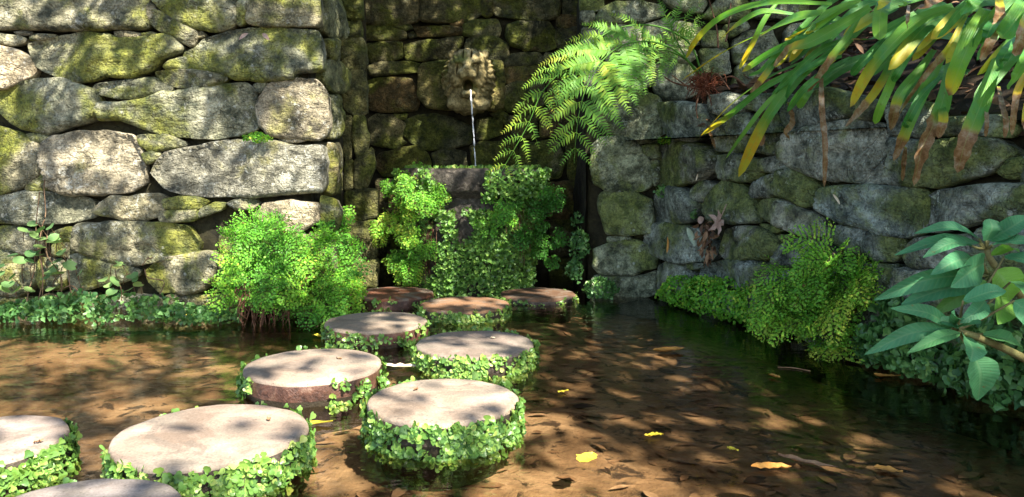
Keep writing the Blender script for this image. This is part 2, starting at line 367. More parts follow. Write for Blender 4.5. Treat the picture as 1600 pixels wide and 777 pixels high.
# ------------------------------------------------------------------ dry stone walls, stone by stone
def chaikin(P, r=.22, it=2):
    for _ in range(it):
        N = np.roll(P, -1, 0); P = np.stack([P * (1 - r) + N * r, P * r + N * (1 - r)], 1).reshape(-1, 2)
    return P
def stone(plane, poly, mat, parent, seed, bulge=.040, rnd=.016, color=(1, 1, 1), back=.14, tilt=.12, name='stone', rough=1.0):
    rs = np.random.default_rng(seed)
    P0 = np.array(poly, float); cc = P0.mean(0); dd = P0 - cc; ll = np.linalg.norm(dd, axis=1)[:, None] + 1e-9
    P = chaikin(P0 + dd / ll * np.minimum(.0145, ll * .13), .085, 2)
    if np.sum(P[:, 0] * np.roll(P[:, 1], -1) - np.roll(P[:, 0], -1) * P[:, 1]) < 0: P = P[::-1]
    D = np.linalg.norm(np.roll(P, -1, 0) - P, axis=1); per = D.sum(); N = int(np.clip(per / .017, 28, 120))
    L = np.concatenate([[0], np.cumsum(D)]); Pc = np.vstack([P, P[:1]]); s = np.arange(N) / N * per
    B = np.stack([np.interp(s, L, Pc[:, 0]), np.interp(s, L, Pc[:, 1])], 1)
    c = B.mean(0); ext = np.ptp(B, axis=0); size = ext.min()
    B3 = np.column_stack([B, np.full(N, seed * .37)])
    d = B - c; d /= np.linalg.norm(d, axis=1)[:, None] + 1e-9
    B = B + d * (.016 * fbm(B3 * 13, 11, 3) * min(1, size / .15))[:, None]
    nrm = np.roll(B, -1, 0) - np.roll(B, 1, 0); nrm = np.stack([-nrm[:, 1], nrm[:, 0]], 1); nrm /= np.linalg.norm(nrm, axis=1)[:, None] + 1e-9   # inward
    Bd = np.concatenate([B, (B + np.roll(B, -1, 0)) / 2])
    r = min(rnd, size * .30); g_ = float(np.clip(size / 14, .010, .019)); pts = []
    for f in (.18, .5, 1.0):
        q = B[:: 1 if f < .4 else 2] + nrm[:: 1 if f < .4 else 2] * r * f; pts.append(q[np.min(np.linalg.norm(q[:, None] - Bd[None], axis=-1), 1) > r * f * .8])
    gx, gy = np.meshgrid(np.arange(B[:, 0].min(), B[:, 0].max(), g_), np.arange(B[:, 1].min(), B[:, 1].max(), g_ * .87)); gx[1::2] += g_ / 2
    q = np.stack([gx.ravel(), gy.ravel()], 1) + rs.normal(0, g_ * .12, (gx.size, 2))
    a0, a1 = B, np.roll(B, -1, 0); ins = np.zeros(len(q), bool)
    for (x0, y0), (x1, y1) in zip(a0, a1):
        ins ^= ((y0 > q[:, 1]) != (y1 > q[:, 1])) & (q[:, 0] < (x1 - x0) * (q[:, 1] - y0) / (y1 - y0 + 1e-12) + x0)
    q = q[ins]; q = q[np.min(np.linalg.norm(q[:, None] - Bd[None], axis=-1), 1) > r * 1.15] if len(q) else q
    allp = np.concatenate([B] + pts + [q])
    vv, _, ff, _, _, _ = delaunay_2d_cdt([Vector(p) for p in allp], [(k, (k + 1) % N) for k in range(N)], [], 1, 1e-6)
    Q = np.array([(p[0], p[1]) for p in vv]); F3 = np.array([f for f in ff if len(f) == 3])
    dist = np.min(np.linalg.norm(Q[:, None] - Bd[None], axis=-1), 1); dist[dist < .002] = 0
    e = np.clip(dist / r, 0, 1); bl = bulge * min(1.0, .35 + size / .3)
    q3 = np.column_stack([Q, np.full(len(Q), seed * 1.7)]); sc = rough * min(1.0, .4 + size / .3)
    rid = 1 - np.abs(fbm(q3 * np.array([4, 9, 1]) + .5 * fbm(q3 * 5, 61, 2)[:, None], 31, 3)) * 2
    h = .026 * fbm(q3 * 3.2, 21, 2) + .030 * (rid - .5) + .016 * fbm(q3 * 17, 41, 3)
    st = fbm(q3 * np.array([2.2, 5.0, 1]), 71, 2) * 3.2; h = h + .020 * (np.floor(st) + np.clip((st - np.floor(st)) * 4, 0, 1) - st)     # broken ledges
    H = bl * np.sqrt(np.clip(1 - (1 - e) ** 2.3, 0, 1)) + h * sc * (.25 + .75 * e)
    cut = np.full(len(Q), 9.0)
    for _ in range(11):                                                            # hewn facets: cut by tilted planes
        a = rs.uniform(0, 2 * math.pi); t = rs.uniform(.05, .38); w = np.array([math.cos(a), math.sin(a)]); z = (Q - c) @ w
        cut = np.minimum(cut, bl * 1.05 + (z.max() * rs.uniform(.2, .8) - z) * t)
    cut = np.maximum(cut, bl * .30); H = np.where(H > cut, cut + (H - cut) * .16, H)
    H = H + np.clip(((Q - c) @ rs.normal(0, tilt, 2)), -.05, .05) * np.clip(e, .3, 1)
    V = plane.o + Q[:, :1] * plane.ex + Q[:, 1:] * plane.ez + H[:, None] * plane.n
    hb = np.array([H[np.argmin(np.sum((Q - b) ** 2, 1))] for b in B]); SK = []
    for ins_, dep in ((0, None), (.004, .03), (.02, back)):
        q = B + nrm * ins_; SK.append(plane.o + q[:, :1] * plane.ex + q[:, 1:] * plane.ez + (hb[:, None] if dep is None else -dep) * plane.n)
    i, j = np.meshgrid(np.arange(2), np.arange(N), indexing='ij'); j2 = (j + 1) % N
    Qd = np.stack([i * N + j, (i + 1) * N + j, (i + 1) * N + j2, i * N + j2], -1).reshape(-1, 4)
    ar = (Q[F3[:, 1]] - Q[F3[:, 0]]); br = (Q[F3[:, 2]] - Q[F3[:, 0]]); fl = ar[:, 0] * br[:, 1] - ar[:, 1] * br[:, 0] < 0; F3[fl] = F3[fl][:, ::-1]
    mb = MB()
    if np.dot(np.cross(plane.ex, plane.ez), plane.n) < 0: F3 = F3[:, ::-1]; Qd = Qd[:, ::-1]
    mb.add(V, F3); mb.add(np.concatenate(SK), None, Qd)
    return mb.build(name, mat, parent, origin=plane.p3(c[0], c[1], 0), color=color)

def S(txt): return [[tuple(map(float, p.split(','))) for p in line.split()] for line in txt.strip().splitlines() if line.strip()]
def lay(plane, polys, mat, parent, seed0, tint, **kw):
    for i, pl in enumerate(polys):
        rs = random.Random(seed0 + i); q = [plane.uv(u, v) for u, v in pl]
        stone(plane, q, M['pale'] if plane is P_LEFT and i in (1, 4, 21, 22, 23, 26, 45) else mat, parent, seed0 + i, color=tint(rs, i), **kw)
def courses(plane, x0, x1, z0, z1, mat, parent, seed, tint, hh=(.16, .30), ww=(.25, .6), **kw):
    rs = random.Random(seed); z = z0; k = 0
    while z < z1 - .05:
        h = min(rs.uniform(*hh), z1 - z); x = x0 - rs.uniform(0, .1)
        while x < x1:
            w = rs.uniform(*ww); g = .012; j = lambda: rs.uniform(-.02, .02)
            a, b, lo, hi = x + g, min(x + w, x1 + .1) - g, z + g, z + h - g
            if b - a > .06:
                stone(plane, [(a + j(), lo + j()), ((a + b) / 2, lo + j()), (b + j(), lo + j()), (b + j(), (lo + hi) / 2), (b + j(), hi + j()), ((a + b) / 2, hi + j()), (a + j(), hi + j())],
                      mat, parent, seed + 500 + k, color=tint(rs, k), **kw)
            x += w; k += 1
        z += h

LEFT = S('''
-40,-35 228,-35 231,2 231,42 222,46 80,48 -40,46
22,50 36,48 50,50 49,55 30,55
48,58 60,53 86,54 88,59 70,63 50,64
-20,56 0,53 25,55 39,60 37,67 20,72 0,70 -20,68
-40,74 0,72 25,79 45,92 53,108 48,120 25,132 0,137 -40,140
48,68 70,62 120,55 140,52 175,55 186,62 205,61 232,56 255,53 272,60 288,74 285,82 270,88 252,95 235,112 205,122 172,117 140,127 110,129 95,122 70,112 52,98
180,50 200,48 220,53 215,59 195,61 184,58
222,52 235,49 246,53 240,57 224,58
231,5 238,6 246,14 243,25 237,33 232,30
243,19 250,18 262,24 284,38 305,47 308,58 303,68 295,71 280,62 270,56 252,48 240,38 240,28
240,-25 365,-25 368,5 368,35 358,45 330,48 307,47 285,36 265,23 250,12 241,2
371,8 376,3 385,0 393,-10 398,-2 395,8 388,16 385,33 378,38 371,36
400,-25 490,-25 499,5 499,35 490,40 450,42 412,43 392,38 387,30 393,12
306,51 316,49 323,54 322,59 308,60
292,82 315,70 320,62 345,54 380,48 420,46 470,47 492,50 500,62 503,90 501,108 490,113 465,115 455,124 410,126 370,123 350,114 320,112 300,109 293,98
257,104 268,93 290,89 296,100 299,109 262,109
243,112 280,110 320,112 340,116 354,122 348,131 320,142 300,140 268,134 252,124
148,138 157,130 190,127 240,122 252,130 268,138 262,146 235,150 210,156 180,153 155,147
0,145 20,134 60,126 95,125 130,135 150,145 155,158 152,180 140,192 110,198 75,208 40,200 20,190 0,176 -30,170 -30,150
155,170 160,160 190,160 225,155 262,146 290,142 340,134 380,130 394,138 400,165 405,190 400,202 370,212 330,216 290,212 250,208 222,200 195,188 160,190
397,133 405,128 418,130 415,140 408,146 398,145
407,155 415,140 440,127 465,124 490,126 502,135 510,150 512,190 507,210 497,217 440,214 420,210 408,195 405,175
437,216 445,213 470,212 477,220 460,224 438,222
242,263 250,250 262,238 300,230 360,222 400,220 430,222 460,228 502,227 506,250 508,285 502,300 470,302 400,306 330,306 290,303 268,298 250,285 236,270
215,212 235,210 265,212 288,222 287,230 260,234 238,237 222,228
223,240 240,236 252,240 245,250 232,256 226,250
70,225 85,215 125,207 165,207 205,212 214,225 222,245 225,270 222,288 200,298 160,302 110,303 82,296 76,270 70,248
-30,195 0,200 35,208 50,220 68,232 70,260 62,275 40,290 0,302 -30,305
42,210 65,205 82,215 70,224 50,220
42,288 55,278 68,273 78,280 80,296 60,300 45,298
-20,310 0,308 40,300 75,302 120,306 142,313 147,325 145,340 120,346 85,350 40,350 0,348 -20,346
148,328 165,315 180,306 200,308 225,304 245,303 255,310 255,325 245,338 225,343 200,343 170,338 152,334
257,312 280,307 310,308 327,314 315,325 290,328 260,326
250,340 253,331 280,329 307,328 308,340 300,346 270,347 252,346
311,335 315,325 335,316 353,318 345,330 325,337 312,340
356,318 370,310 395,309 405,318 395,327 370,328
121,355 130,349 200,348 250,350 290,352 300,362 312,380 310,395 285,400 260,405 215,412 175,408 140,398 122,392 119,375
-20,356 30,354 50,362 62,375 58,390 40,398 20,388 -20,385
80,365 95,357 112,356 118,368 112,378 95,376
85,382 100,378 115,380 116,395 105,402 85,400
-20,388 10,386 28,392 32,405 20,412 -20,414
110,402 125,399 150,405 175,412 200,415 215,422 212,432 190,440 160,445 130,455 115,450 108,425
228,424 240,415 265,403 290,400 320,393 345,400 340,430 320,450 290,457 255,456 235,440
-20,420 25,412 60,410 60,440 40,460 -20,460
66,405 100,407 104,430 100,450 70,452 60,430
400,335 415,318 455,314 498,318 500,345 470,360 420,360
502,308 523,312 533,330 528,355 510,360 502,340
345,365 440,365 445,400 400,420 350,410
450,368 520,366 525,420 480,430 450,412
350,420 430,425 430,480 350,480
440,432 525,430 525,490 440,490
-30,465 60,465 62,520 -30,520
70,460 150,458 150,515 70,515
160,462 250,462 250,515 160,515
260,462 345,462 345,515 260,515
''')
BACK = S('''
566,-10 655,-10 657,28 650,35 610,41 568,37
657,-10 755,-10 752,22 735,32 690,36 660,33
757,-10 768,-10 772,22 762,28 752,24
770,-10 875,-10 872,28 840,32 775,25
566,40 610,42 632,50 632,60 600,64 568,62
612,42 640,38 645,44 635,48
648,42 700,40 722,44 720,54 690,57 655,58
637,53 645,49 652,57 640,60
702,34 725,30 722,40 705,40
724,38 740,32 775,30 782,45 778,57 745,58 725,55
574,70 600,66 628,66 627,90 610,94 578,98
631,70 655,66 722,57 722,70 712,82 698,92 660,95 635,93
730,62 745,58 775,60 795,70 792,90 770,98 750,85 728,78
575,105 590,98 640,96 655,100 655,113 620,116 580,120
574,128 590,122 640,123 648,135 655,160 650,172 620,175 580,172 572,150
575,190 590,180 615,182 632,195 625,215 635,222 615,230 590,226 575,222
615,178 637,178 634,187 618,188
630,195 650,182 680,180 720,190 738,200 736,225 700,232 670,234 645,225 632,210
745,188 765,184 783,195 782,210 765,217 745,217
592,240 620,235 650,228 668,240 674,256 660,270 600,275 588,258
675,240 700,233 725,240 730,262 715,272 680,268
735,228 760,222 800,220 810,240 805,265 745,268
762,173 770,167 788,166 790,174 775,176
765,178 790,176 800,190 790,195
793,40 810,36 855,35 868,50 868,75 845,79 800,72 793,60
815,76 835,73 842,78 820,81
788,98 800,84 840,82 850,95 840,102 790,104
788,106 845,103 845,125 795,132 788,125
786,138 805,130 850,128 850,165 820,178 795,175 786,165
870,24 905,22 905,42 880,45 870,40
872,46 905,43 908,75 885,85 870,72
880,-10 905,-10 905,20 880,22
852,84 900,84 900,120 855,125
855,128 905,125 905,165 858,168
795,182 840,180 838,215 802,215
845,172 900,170 900,210 845,215
815,225 870,220 882,250 875,278 830,280 815,260
590,282 650,280 650,330 590,335
590,340 650,338 650,400 590,400
590,405 650,405 650,450 590,450
855,285 905,285 905,340 855,340
860,345 905,345 905,400 860,400
860,405 910,405 910,450 860,450
885,215 920,212 920,280 888,280
''')
COLUMN = S('''
530,-10 565,-10 567,28 555,30 527,28
534,34 562,32 565,45 566,58 540,60 535,50
533,62 565,60 572,72 573,95 565,111 540,112 533,95
535,114 570,112 573,140 572,175 560,180 540,170 535,140
553,184 570,185 576,215 572,245 558,248 551,220
555,252 582,230 585,262 575,290 555,295
536,184 550,184 549,245 540,250 534,220
538,254 552,252 552,292 538,296
540,300 590,296 588,340 542,345
542,350 588,345 588,400 544,400
545,405 590,405 590,450 547,450
''')
JAMB = S('''
508,-20 526,-20 529,20 534,50 529,60 516,58 507,50
509,62 526,62 532,85 529,97 515,92
509,102 514,96 525,98 534,110 535,135 529,146 514,140 508,125
513,150 525,150 530,185 525,214 514,214
512,225 526,225 533,260 530,300 513,305
512,364 530,362 537,400 532,430 514,430
514,436 534,435 540,480 515,480
''')
UPPER = S('''
907,-10 940,-10 942,14 925,18 908,16
907,19 928,18 930,30 918,38 907,35
931,29 940,14 965,4 1000,3 1030,10 1035,25 1000,35 960,40 935,42
1005,40 1040,32 1085,38 1095,48 1080,58 1040,68 1010,62
1035,70 1060,61 1085,59 1090,70 1070,76 1040,75
1000,77 1040,76 1080,79 1085,90 1070,100 1040,95 1005,95
950,90 985,82 1015,88 1022,110 1018,130 995,138 960,135 945,115
1023,105 1040,100 1080,105 1090,120 1085,150 1040,158 1023,140
1035,-15 1085,-15 1100,5 1095,20 1070,20 1040,6
1100,26 1120,0 1150,-8 1170,10 1165,28 1130,35
1130,40 1165,33 1170,45 1140,60
910,45 940,45 944,85 920,88 908,70
908,92 938,92 942,140 912,145
945,44 998,42 998,76 950,84
1098,50 1130,48 1135,75 1098,72
1095,80 1135,80 1140,115 1095,118
1145,62 1200,40 1215,80 1150,100
1175,-15 1260,-15 1260,30 1180,28
1150,105 1215,90 1220,140 1145,140
1230,40 1320,30 1320,90 1225,95
''')
PILLAR = S('''
940,158 950,148 975,141 1000,145 1025,150 1033,165 1033,215 1020,223 990,218 960,208 938,195 935,172
933,225 945,217 975,216 995,222 1008,240 1020,265 1020,290 1005,298 950,297 933,285 930,250
1005,228 1030,226 1032,245 1020,250 1008,240
1018,252 1030,252 1032,280 1024,290 1018,270
942,305 960,297 990,302 1018,312 1020,340 1018,365 980,366 950,365 945,340 940,320
950,370 975,368 988,372 970,380 952,378
930,390 950,380 985,376 1015,382 1030,400 1025,418 990,426 945,428 930,415
930,430 1000,432 1022,424 1025,460 960,475 930,475
''')
RIGHT = S('''
1035,162 1070,160 1105,165 1110,185 1105,212 1085,220 1050,218 1034,215
1110,150 1140,145 1165,160 1165,175 1145,182 1115,175
1168,150 1220,145 1235,158 1225,172 1195,175 1170,170
1118,190 1150,184 1170,178 1180,200 1180,232 1160,238 1130,235 1118,210
1183,200 1200,180 1215,180 1225,205 1225,238 1200,240 1182,235
1035,228 1070,224 1110,230 1122,245 1120,268 1095,282 1060,290 1034,290 1032,255
1123,245 1150,240 1188,250 1190,275 1170,283 1128,280 1122,262
1190,250 1215,244 1230,252 1235,262 1215,270 1192,268
1228,225 1245,205 1290,195 1340,190 1385,195 1398,215 1393,260 1385,285 1340,285 1290,275 1245,262 1228,250
1398,215 1450,222 1510,215 1560,218 1578,235 1575,250 1540,272 1480,288 1420,290 1388,284 1396,250
1565,270 1580,248 1620,245 1620,275 1580,280
1228,175 1250,150 1290,140 1340,150 1340,180 1290,192 1240,203 1228,195
1345,155 1380,158 1390,175 1370,190 1342,186
1393,165 1450,160 1470,195 1450,215 1402,210
1475,185 1560,180 1585,200 1575,215 1510,211 1478,213
1022,330 1030,305 1050,292 1070,297 1085,305 1098,318 1085,345 1060,350 1024,345
1088,295 1105,282 1118,290 1112,305 1102,318 1090,308
1112,312 1122,292 1140,285 1160,292 1178,310 1186,330 1188,346 1160,348 1120,345 1110,330
1176,302 1185,285 1205,275 1218,272 1213,290 1212,308 1185,308
1216,290 1225,270 1245,264 1268,275 1282,295 1280,318 1262,322 1235,310 1215,305
1188,320 1200,312 1225,312 1255,325 1285,340 1300,365 1290,373 1260,368 1230,355 1205,345 1188,335
1283,310 1290,293 1330,291 1380,292 1440,295 1452,302 1452,340 1445,360 1420,368 1380,362 1330,350 1285,330
1456,310 1475,298 1540,290 1620,286 1620,345 1540,345 1480,362 1456,360 1455,335
1022,355 1035,347 1065,352 1090,360 1115,380 1115,400 1105,408 1060,408 1030,400 1020,380
1130,380 1140,358 1180,355 1205,362 1225,385 1225,395 1205,405 1165,405 1138,405 1128,395
1190,350 1215,352 1225,360 1215,365 1195,358
1220,367 1245,366 1240,375 1230,382 1222,375
1223,400 1235,380 1255,375 1300,376 1315,390 1310,402 1280,412 1240,418 1225,412
1298,362 1320,353 1370,360 1412,370 1416,385 1400,408 1370,406 1340,400 1318,385 1302,374
1100,415 1140,407 1180,408 1215,412 1226,425 1225,445 1180,452 1120,450 1095,435
1074,411 1098,411 1097,420 1082,422 1074,418
1030,440 1035,415 1055,409 1072,418 1090,435 1085,465 1040,468
1230,422 1280,416 1310,410 1330,425 1320,460 1240,470 1228,445
1335,408 1370,412 1400,415 1410,440 1390,470 1340,470 1325,440
1418,385 1440,372 1520,365 1540,380 1530,410 1480,420 1430,415 1414,400
1415,420 1480,425 1500,450 1480,480 1420,480 1402,450
1545,360 1620,352 1620,430 1560,435 1535,410
1500,432 1550,440 1620,440 1620,500 1540,510 1500,480
1340,476 1420,485 1480,485 1490,540 1400,545 1345,520
1495,520 1560,515 1620,508 1620,590 1540,590 1500,560
1235,476 1330,476 1338,520 1290,540 1235,510
1095,456 1225,456 1230,500 1160,492 1100,482
1350,550 1400,550 1490,548 1495,600 1400,600 1350,570
1500,596 1620,596 1620,650 1500,640
''')
P_LEFT = Plane((-4.2, 4.22), (-1.0, 4.22))
P_BACK = Plane((-1.3, 5.78), (1.0, 5.78))
P_COLUMN = Plane((-1.3, 5.08), (-.9, 5.08))
P_JAMB = Plane((-1.045, 4.2), (-1.07, 5.2))
P_UPPER = Plane((.45, 4.88), (2.6, 4.88))
P_PILLAR = Plane((.52, 4.98), (.93, 4.76))
P_RIGHT = Plane((.93, 4.76), (1.72, 2.84))
def wall_y(u):
    d = ray(u, 300); t = np.dot(P_RIGHT.o - ORG, P_RIGHT.n) / np.dot(d, P_RIGHT.n); return d[1] * t

def tint_left(rs, i):
    a = rs.uniform(.75, 1.15); w = rs.uniform(-.08, .10); return (a * (1 + w), a, a * (1 - w))
def tint_back(rs, i):
    a = rs.uniform(.65, 1.2); w = rs.choice([-.05, .0, .05, .1, .35]); return (a * (1 + w), a, a * (1 - w * .6))
def tint_right(rs, i):
    a = rs.uniform(.7, 1.15); w = rs.uniform(-.07, .08); return (a * (1 + w), a, a * (1 - w))

wl = thing('stone_wall', 'sunlit dry stone wall of large boulders behind the bushy fern', 'stone wall', (-2.6, 4.3, 0), kind='thing')
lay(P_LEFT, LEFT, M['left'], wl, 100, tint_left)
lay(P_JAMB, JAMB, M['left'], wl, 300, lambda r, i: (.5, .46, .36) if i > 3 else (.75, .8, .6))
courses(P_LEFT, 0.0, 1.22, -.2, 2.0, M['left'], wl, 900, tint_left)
courses(P_LEFT, 1.25, 3.15, 1.80, 2.1, M['left'], wl, 950, tint_left)
def rough_slab(mb, V0, ex, ez, nx, nz, n, amp, seed):
    a = np.linspace(0, 1, nx)[:, None, None]; b = np.linspace(0, 1, nz)[None, :, None]
    V = np.asarray(V0)[None, None] + a * np.asarray(ex)[None, None] + b * np.asarray(ez)[None, None]
    V = V + np.asarray(n)[None, None] * (amp * fbm(V * 7, seed, 4))[..., None]
    mb.grid(V.reshape(-1, 3), nx, nz)
core = MB(); box(core, -4.4, -1.10, 4.35, 4.95, -.35, 2.15)
rough_slab(core, (-4.3, 4.29, -.3), (3.2, 0, 0), (0, 0, 2.4), 120, 80, (0, -1, 0), .035, 3)
rough_slab(core, (-1.1, 4.24, -.3), (-.01, 1.0, 0), (0, 0, 2.4), 40, 80, (1, 0, 0), .02, 4)
core.build('wall_core', M['core'], wl, origin=(-2.6, 4.3, 0))

wb = thing('niche_wall', 'mossy dark stone wall at the back of the shaded niche', 'stone wall', (-.2, 5.85, 0), kind='thing')
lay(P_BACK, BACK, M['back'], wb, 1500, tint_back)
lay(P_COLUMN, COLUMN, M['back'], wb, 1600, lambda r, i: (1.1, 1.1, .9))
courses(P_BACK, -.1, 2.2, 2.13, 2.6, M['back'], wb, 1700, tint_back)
core = MB(); box(core, -1.5, -1.0, 5.18, 5.26, -.35, 2.7); box(core, -1.5, 1.4, 5.92, 6.4, -.35, 2.7)
rough_slab(core, (-1.4, 5.85, -.3), (2.7, 0, 0), (0, 0, 3.0), 90, 80, (0, -1, 0), .03, 5)
rough_slab(core, (-1.5, 5.13, -.3), (.55, 0, 0), (0, 0, 3.0), 20, 80, (0, -1, 0), .02, 6)
rough_slab(core, (-.99, 5.13, -.3), (-.12, .70, 0), (0, 0, 3.0), 24, 80, (1, 0, 0), .03, 6)
core.build('wall_core', M['core'], wb, origin=(-.2, 5.9, 0))

wr = thing('stone_wall', 'shaded grey dry stone wall on the right below the strap leaved plants', 'stone wall', (1.3, 3.8, 0), kind='thing')
lay(P_RIGHT, RIGHT, M['right'], wr, 2100, tint_right, bulge=.06)
lay(P_PILLAR, PILLAR, M['right'], wr, 2300, lambda r, i: (1.0, 1.0, .8), bulge=.06)
_x1 = P_RIGHT.uv(1622, 300)[0]
courses(P_RIGHT, _x1 + .02, _x1 + 1.5, -.2, 1.0, M['right'], wr, 2600, tint_right, bulge=.06)
core = MB()
def prism(mb, pts, z0, z1):
    n = len(pts); V = [(x, y, z0) for x, y in pts] + [(x, y, z1) for x, y in pts]
    mb.add(V, [[n, n + k, n + k + 1] for k in range(1, n - 1)], [[k, (k + 1) % n, n + (k + 1) % n, n + k] for k in range(n)])
prism(core, [(.56, 5.08), (1.02, 4.82), (2.4, 1.46), (3.4, 1.46), (3.4, 5.3), (.56, 5.3)], -.35, .98)
a, b = P_RIGHT.p3(-.05, -.3, -.075), P_RIGHT.ex * 3.7
rough_slab(core, a, b, (0, 0, 1.32), 120, 44, P_RIGHT.n, .03, 8)
rough_slab(core, P_PILLAR.p3(-.0, -.3, -.075), P_PILLAR.ex * .5, (0, 0, 1.5), 24, 50, P_PILLAR.n, .02, 9)
core.build('wall_core', M['core'], wr, origin=(1.3, 3.8, 0))

wu = thing('stone_wall', 'upper stone wall rising behind the arching fern fronds', 'stone wall', (1.2, 4.95, 1.1), kind='thing')
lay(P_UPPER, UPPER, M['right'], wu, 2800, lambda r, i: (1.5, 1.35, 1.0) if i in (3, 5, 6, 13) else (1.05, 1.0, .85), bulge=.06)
courses(P_UPPER, 0.0, 2.1, 1.86, 2.3, M['right'], wu, 2900, tint_right)
core = MB(); box(core, .5, 3.6, 5.0, 5.9, -.35, 2.35)
rough_slab(core, (.47, 4.95, .9), (3.0, 0, 0), (0, 0, 1.45), 90, 50, (0, -1, 0), .03, 12)
rough_slab(core, (.47, 4.95, -.3), (0, .95, 0), (0, 0, 2.65), 30, 70, (-1, 0, 0), .03, 13)
core.build('wall_core', M['core'], wu, origin=(1.2, 5.0, 1.1))

# earth bank above the right wall
nb, mbk = 60, 30
sx = np.linspace(-.02, 3.7, nb)[:, None]; tt = np.linspace(0, 1, mbk)[None, :]
bank_xy = P_RIGHT.o[None, None] + sx[..., None] * P_RIGHT.ex - (.03 + tt[..., None] * 1.6) * P_RIGHT.n
zz = 1.02 - .10 * np.clip(sx - 1, 0, 1) + .75 * tt ** .8 + .05 * fbm(np.concatenate([bank_xy[..., :2] * 5, bank_xy[..., :1] * 0], -1), 14, 4) + 0 * sx
V = bank_xy.copy(); V[..., 2] = zz
mb = MB(); mb.grid(V.reshape(-1, 3), nb, mbk)
tag(mb.build('earth_bank', M['soil']), kind='structure')
# ------------------------------------------------------------------ stepping stones with liverwort
GR = [(0, (.05, .11, .018)), (.45, (.115, .21, .03)), (.8, (.20, .32, .045)), (1, (.34, .42, .08))]
M['liver'] = mat_leaf('liverwort_leaf', [(0, (.06, .14, .035)), (.5, (.16, .32, .065)), (.85, (.30, .46, .09)), (1, (.48, .56, .16))], .32, .35, .5)
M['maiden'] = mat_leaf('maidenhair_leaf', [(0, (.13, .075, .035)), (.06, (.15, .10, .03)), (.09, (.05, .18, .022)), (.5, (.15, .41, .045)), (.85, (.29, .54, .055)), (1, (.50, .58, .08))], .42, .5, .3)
M['creep'] = mat_leaf('creeping_leaf', [(0, (.04, .12, .035)), (.6, (.11, .25, .07)), (1, (.24, .40, .11))], .3, .4, .45)
M['fern'] = mat_leaf('fern_leaf', [(0, (.06, .17, .03)), (.5, (.15, .34, .05)), (.8, (.32, .47, .05)), (1, (.56, .54, .09))], .42, .5, .22)
M['stem'] = mat_simple('dark_stem', [(.3, (.018, .010, .006)), (.7, (.06, .035, .02))], 30.0, .6, .2)
M['root'] = mat_simple('fern_root', [(.3, (.05, .022, .012)), (.5, (.15, .07, .04)), (.72, (.30, .18, .11))], 30.0, .9, .4)

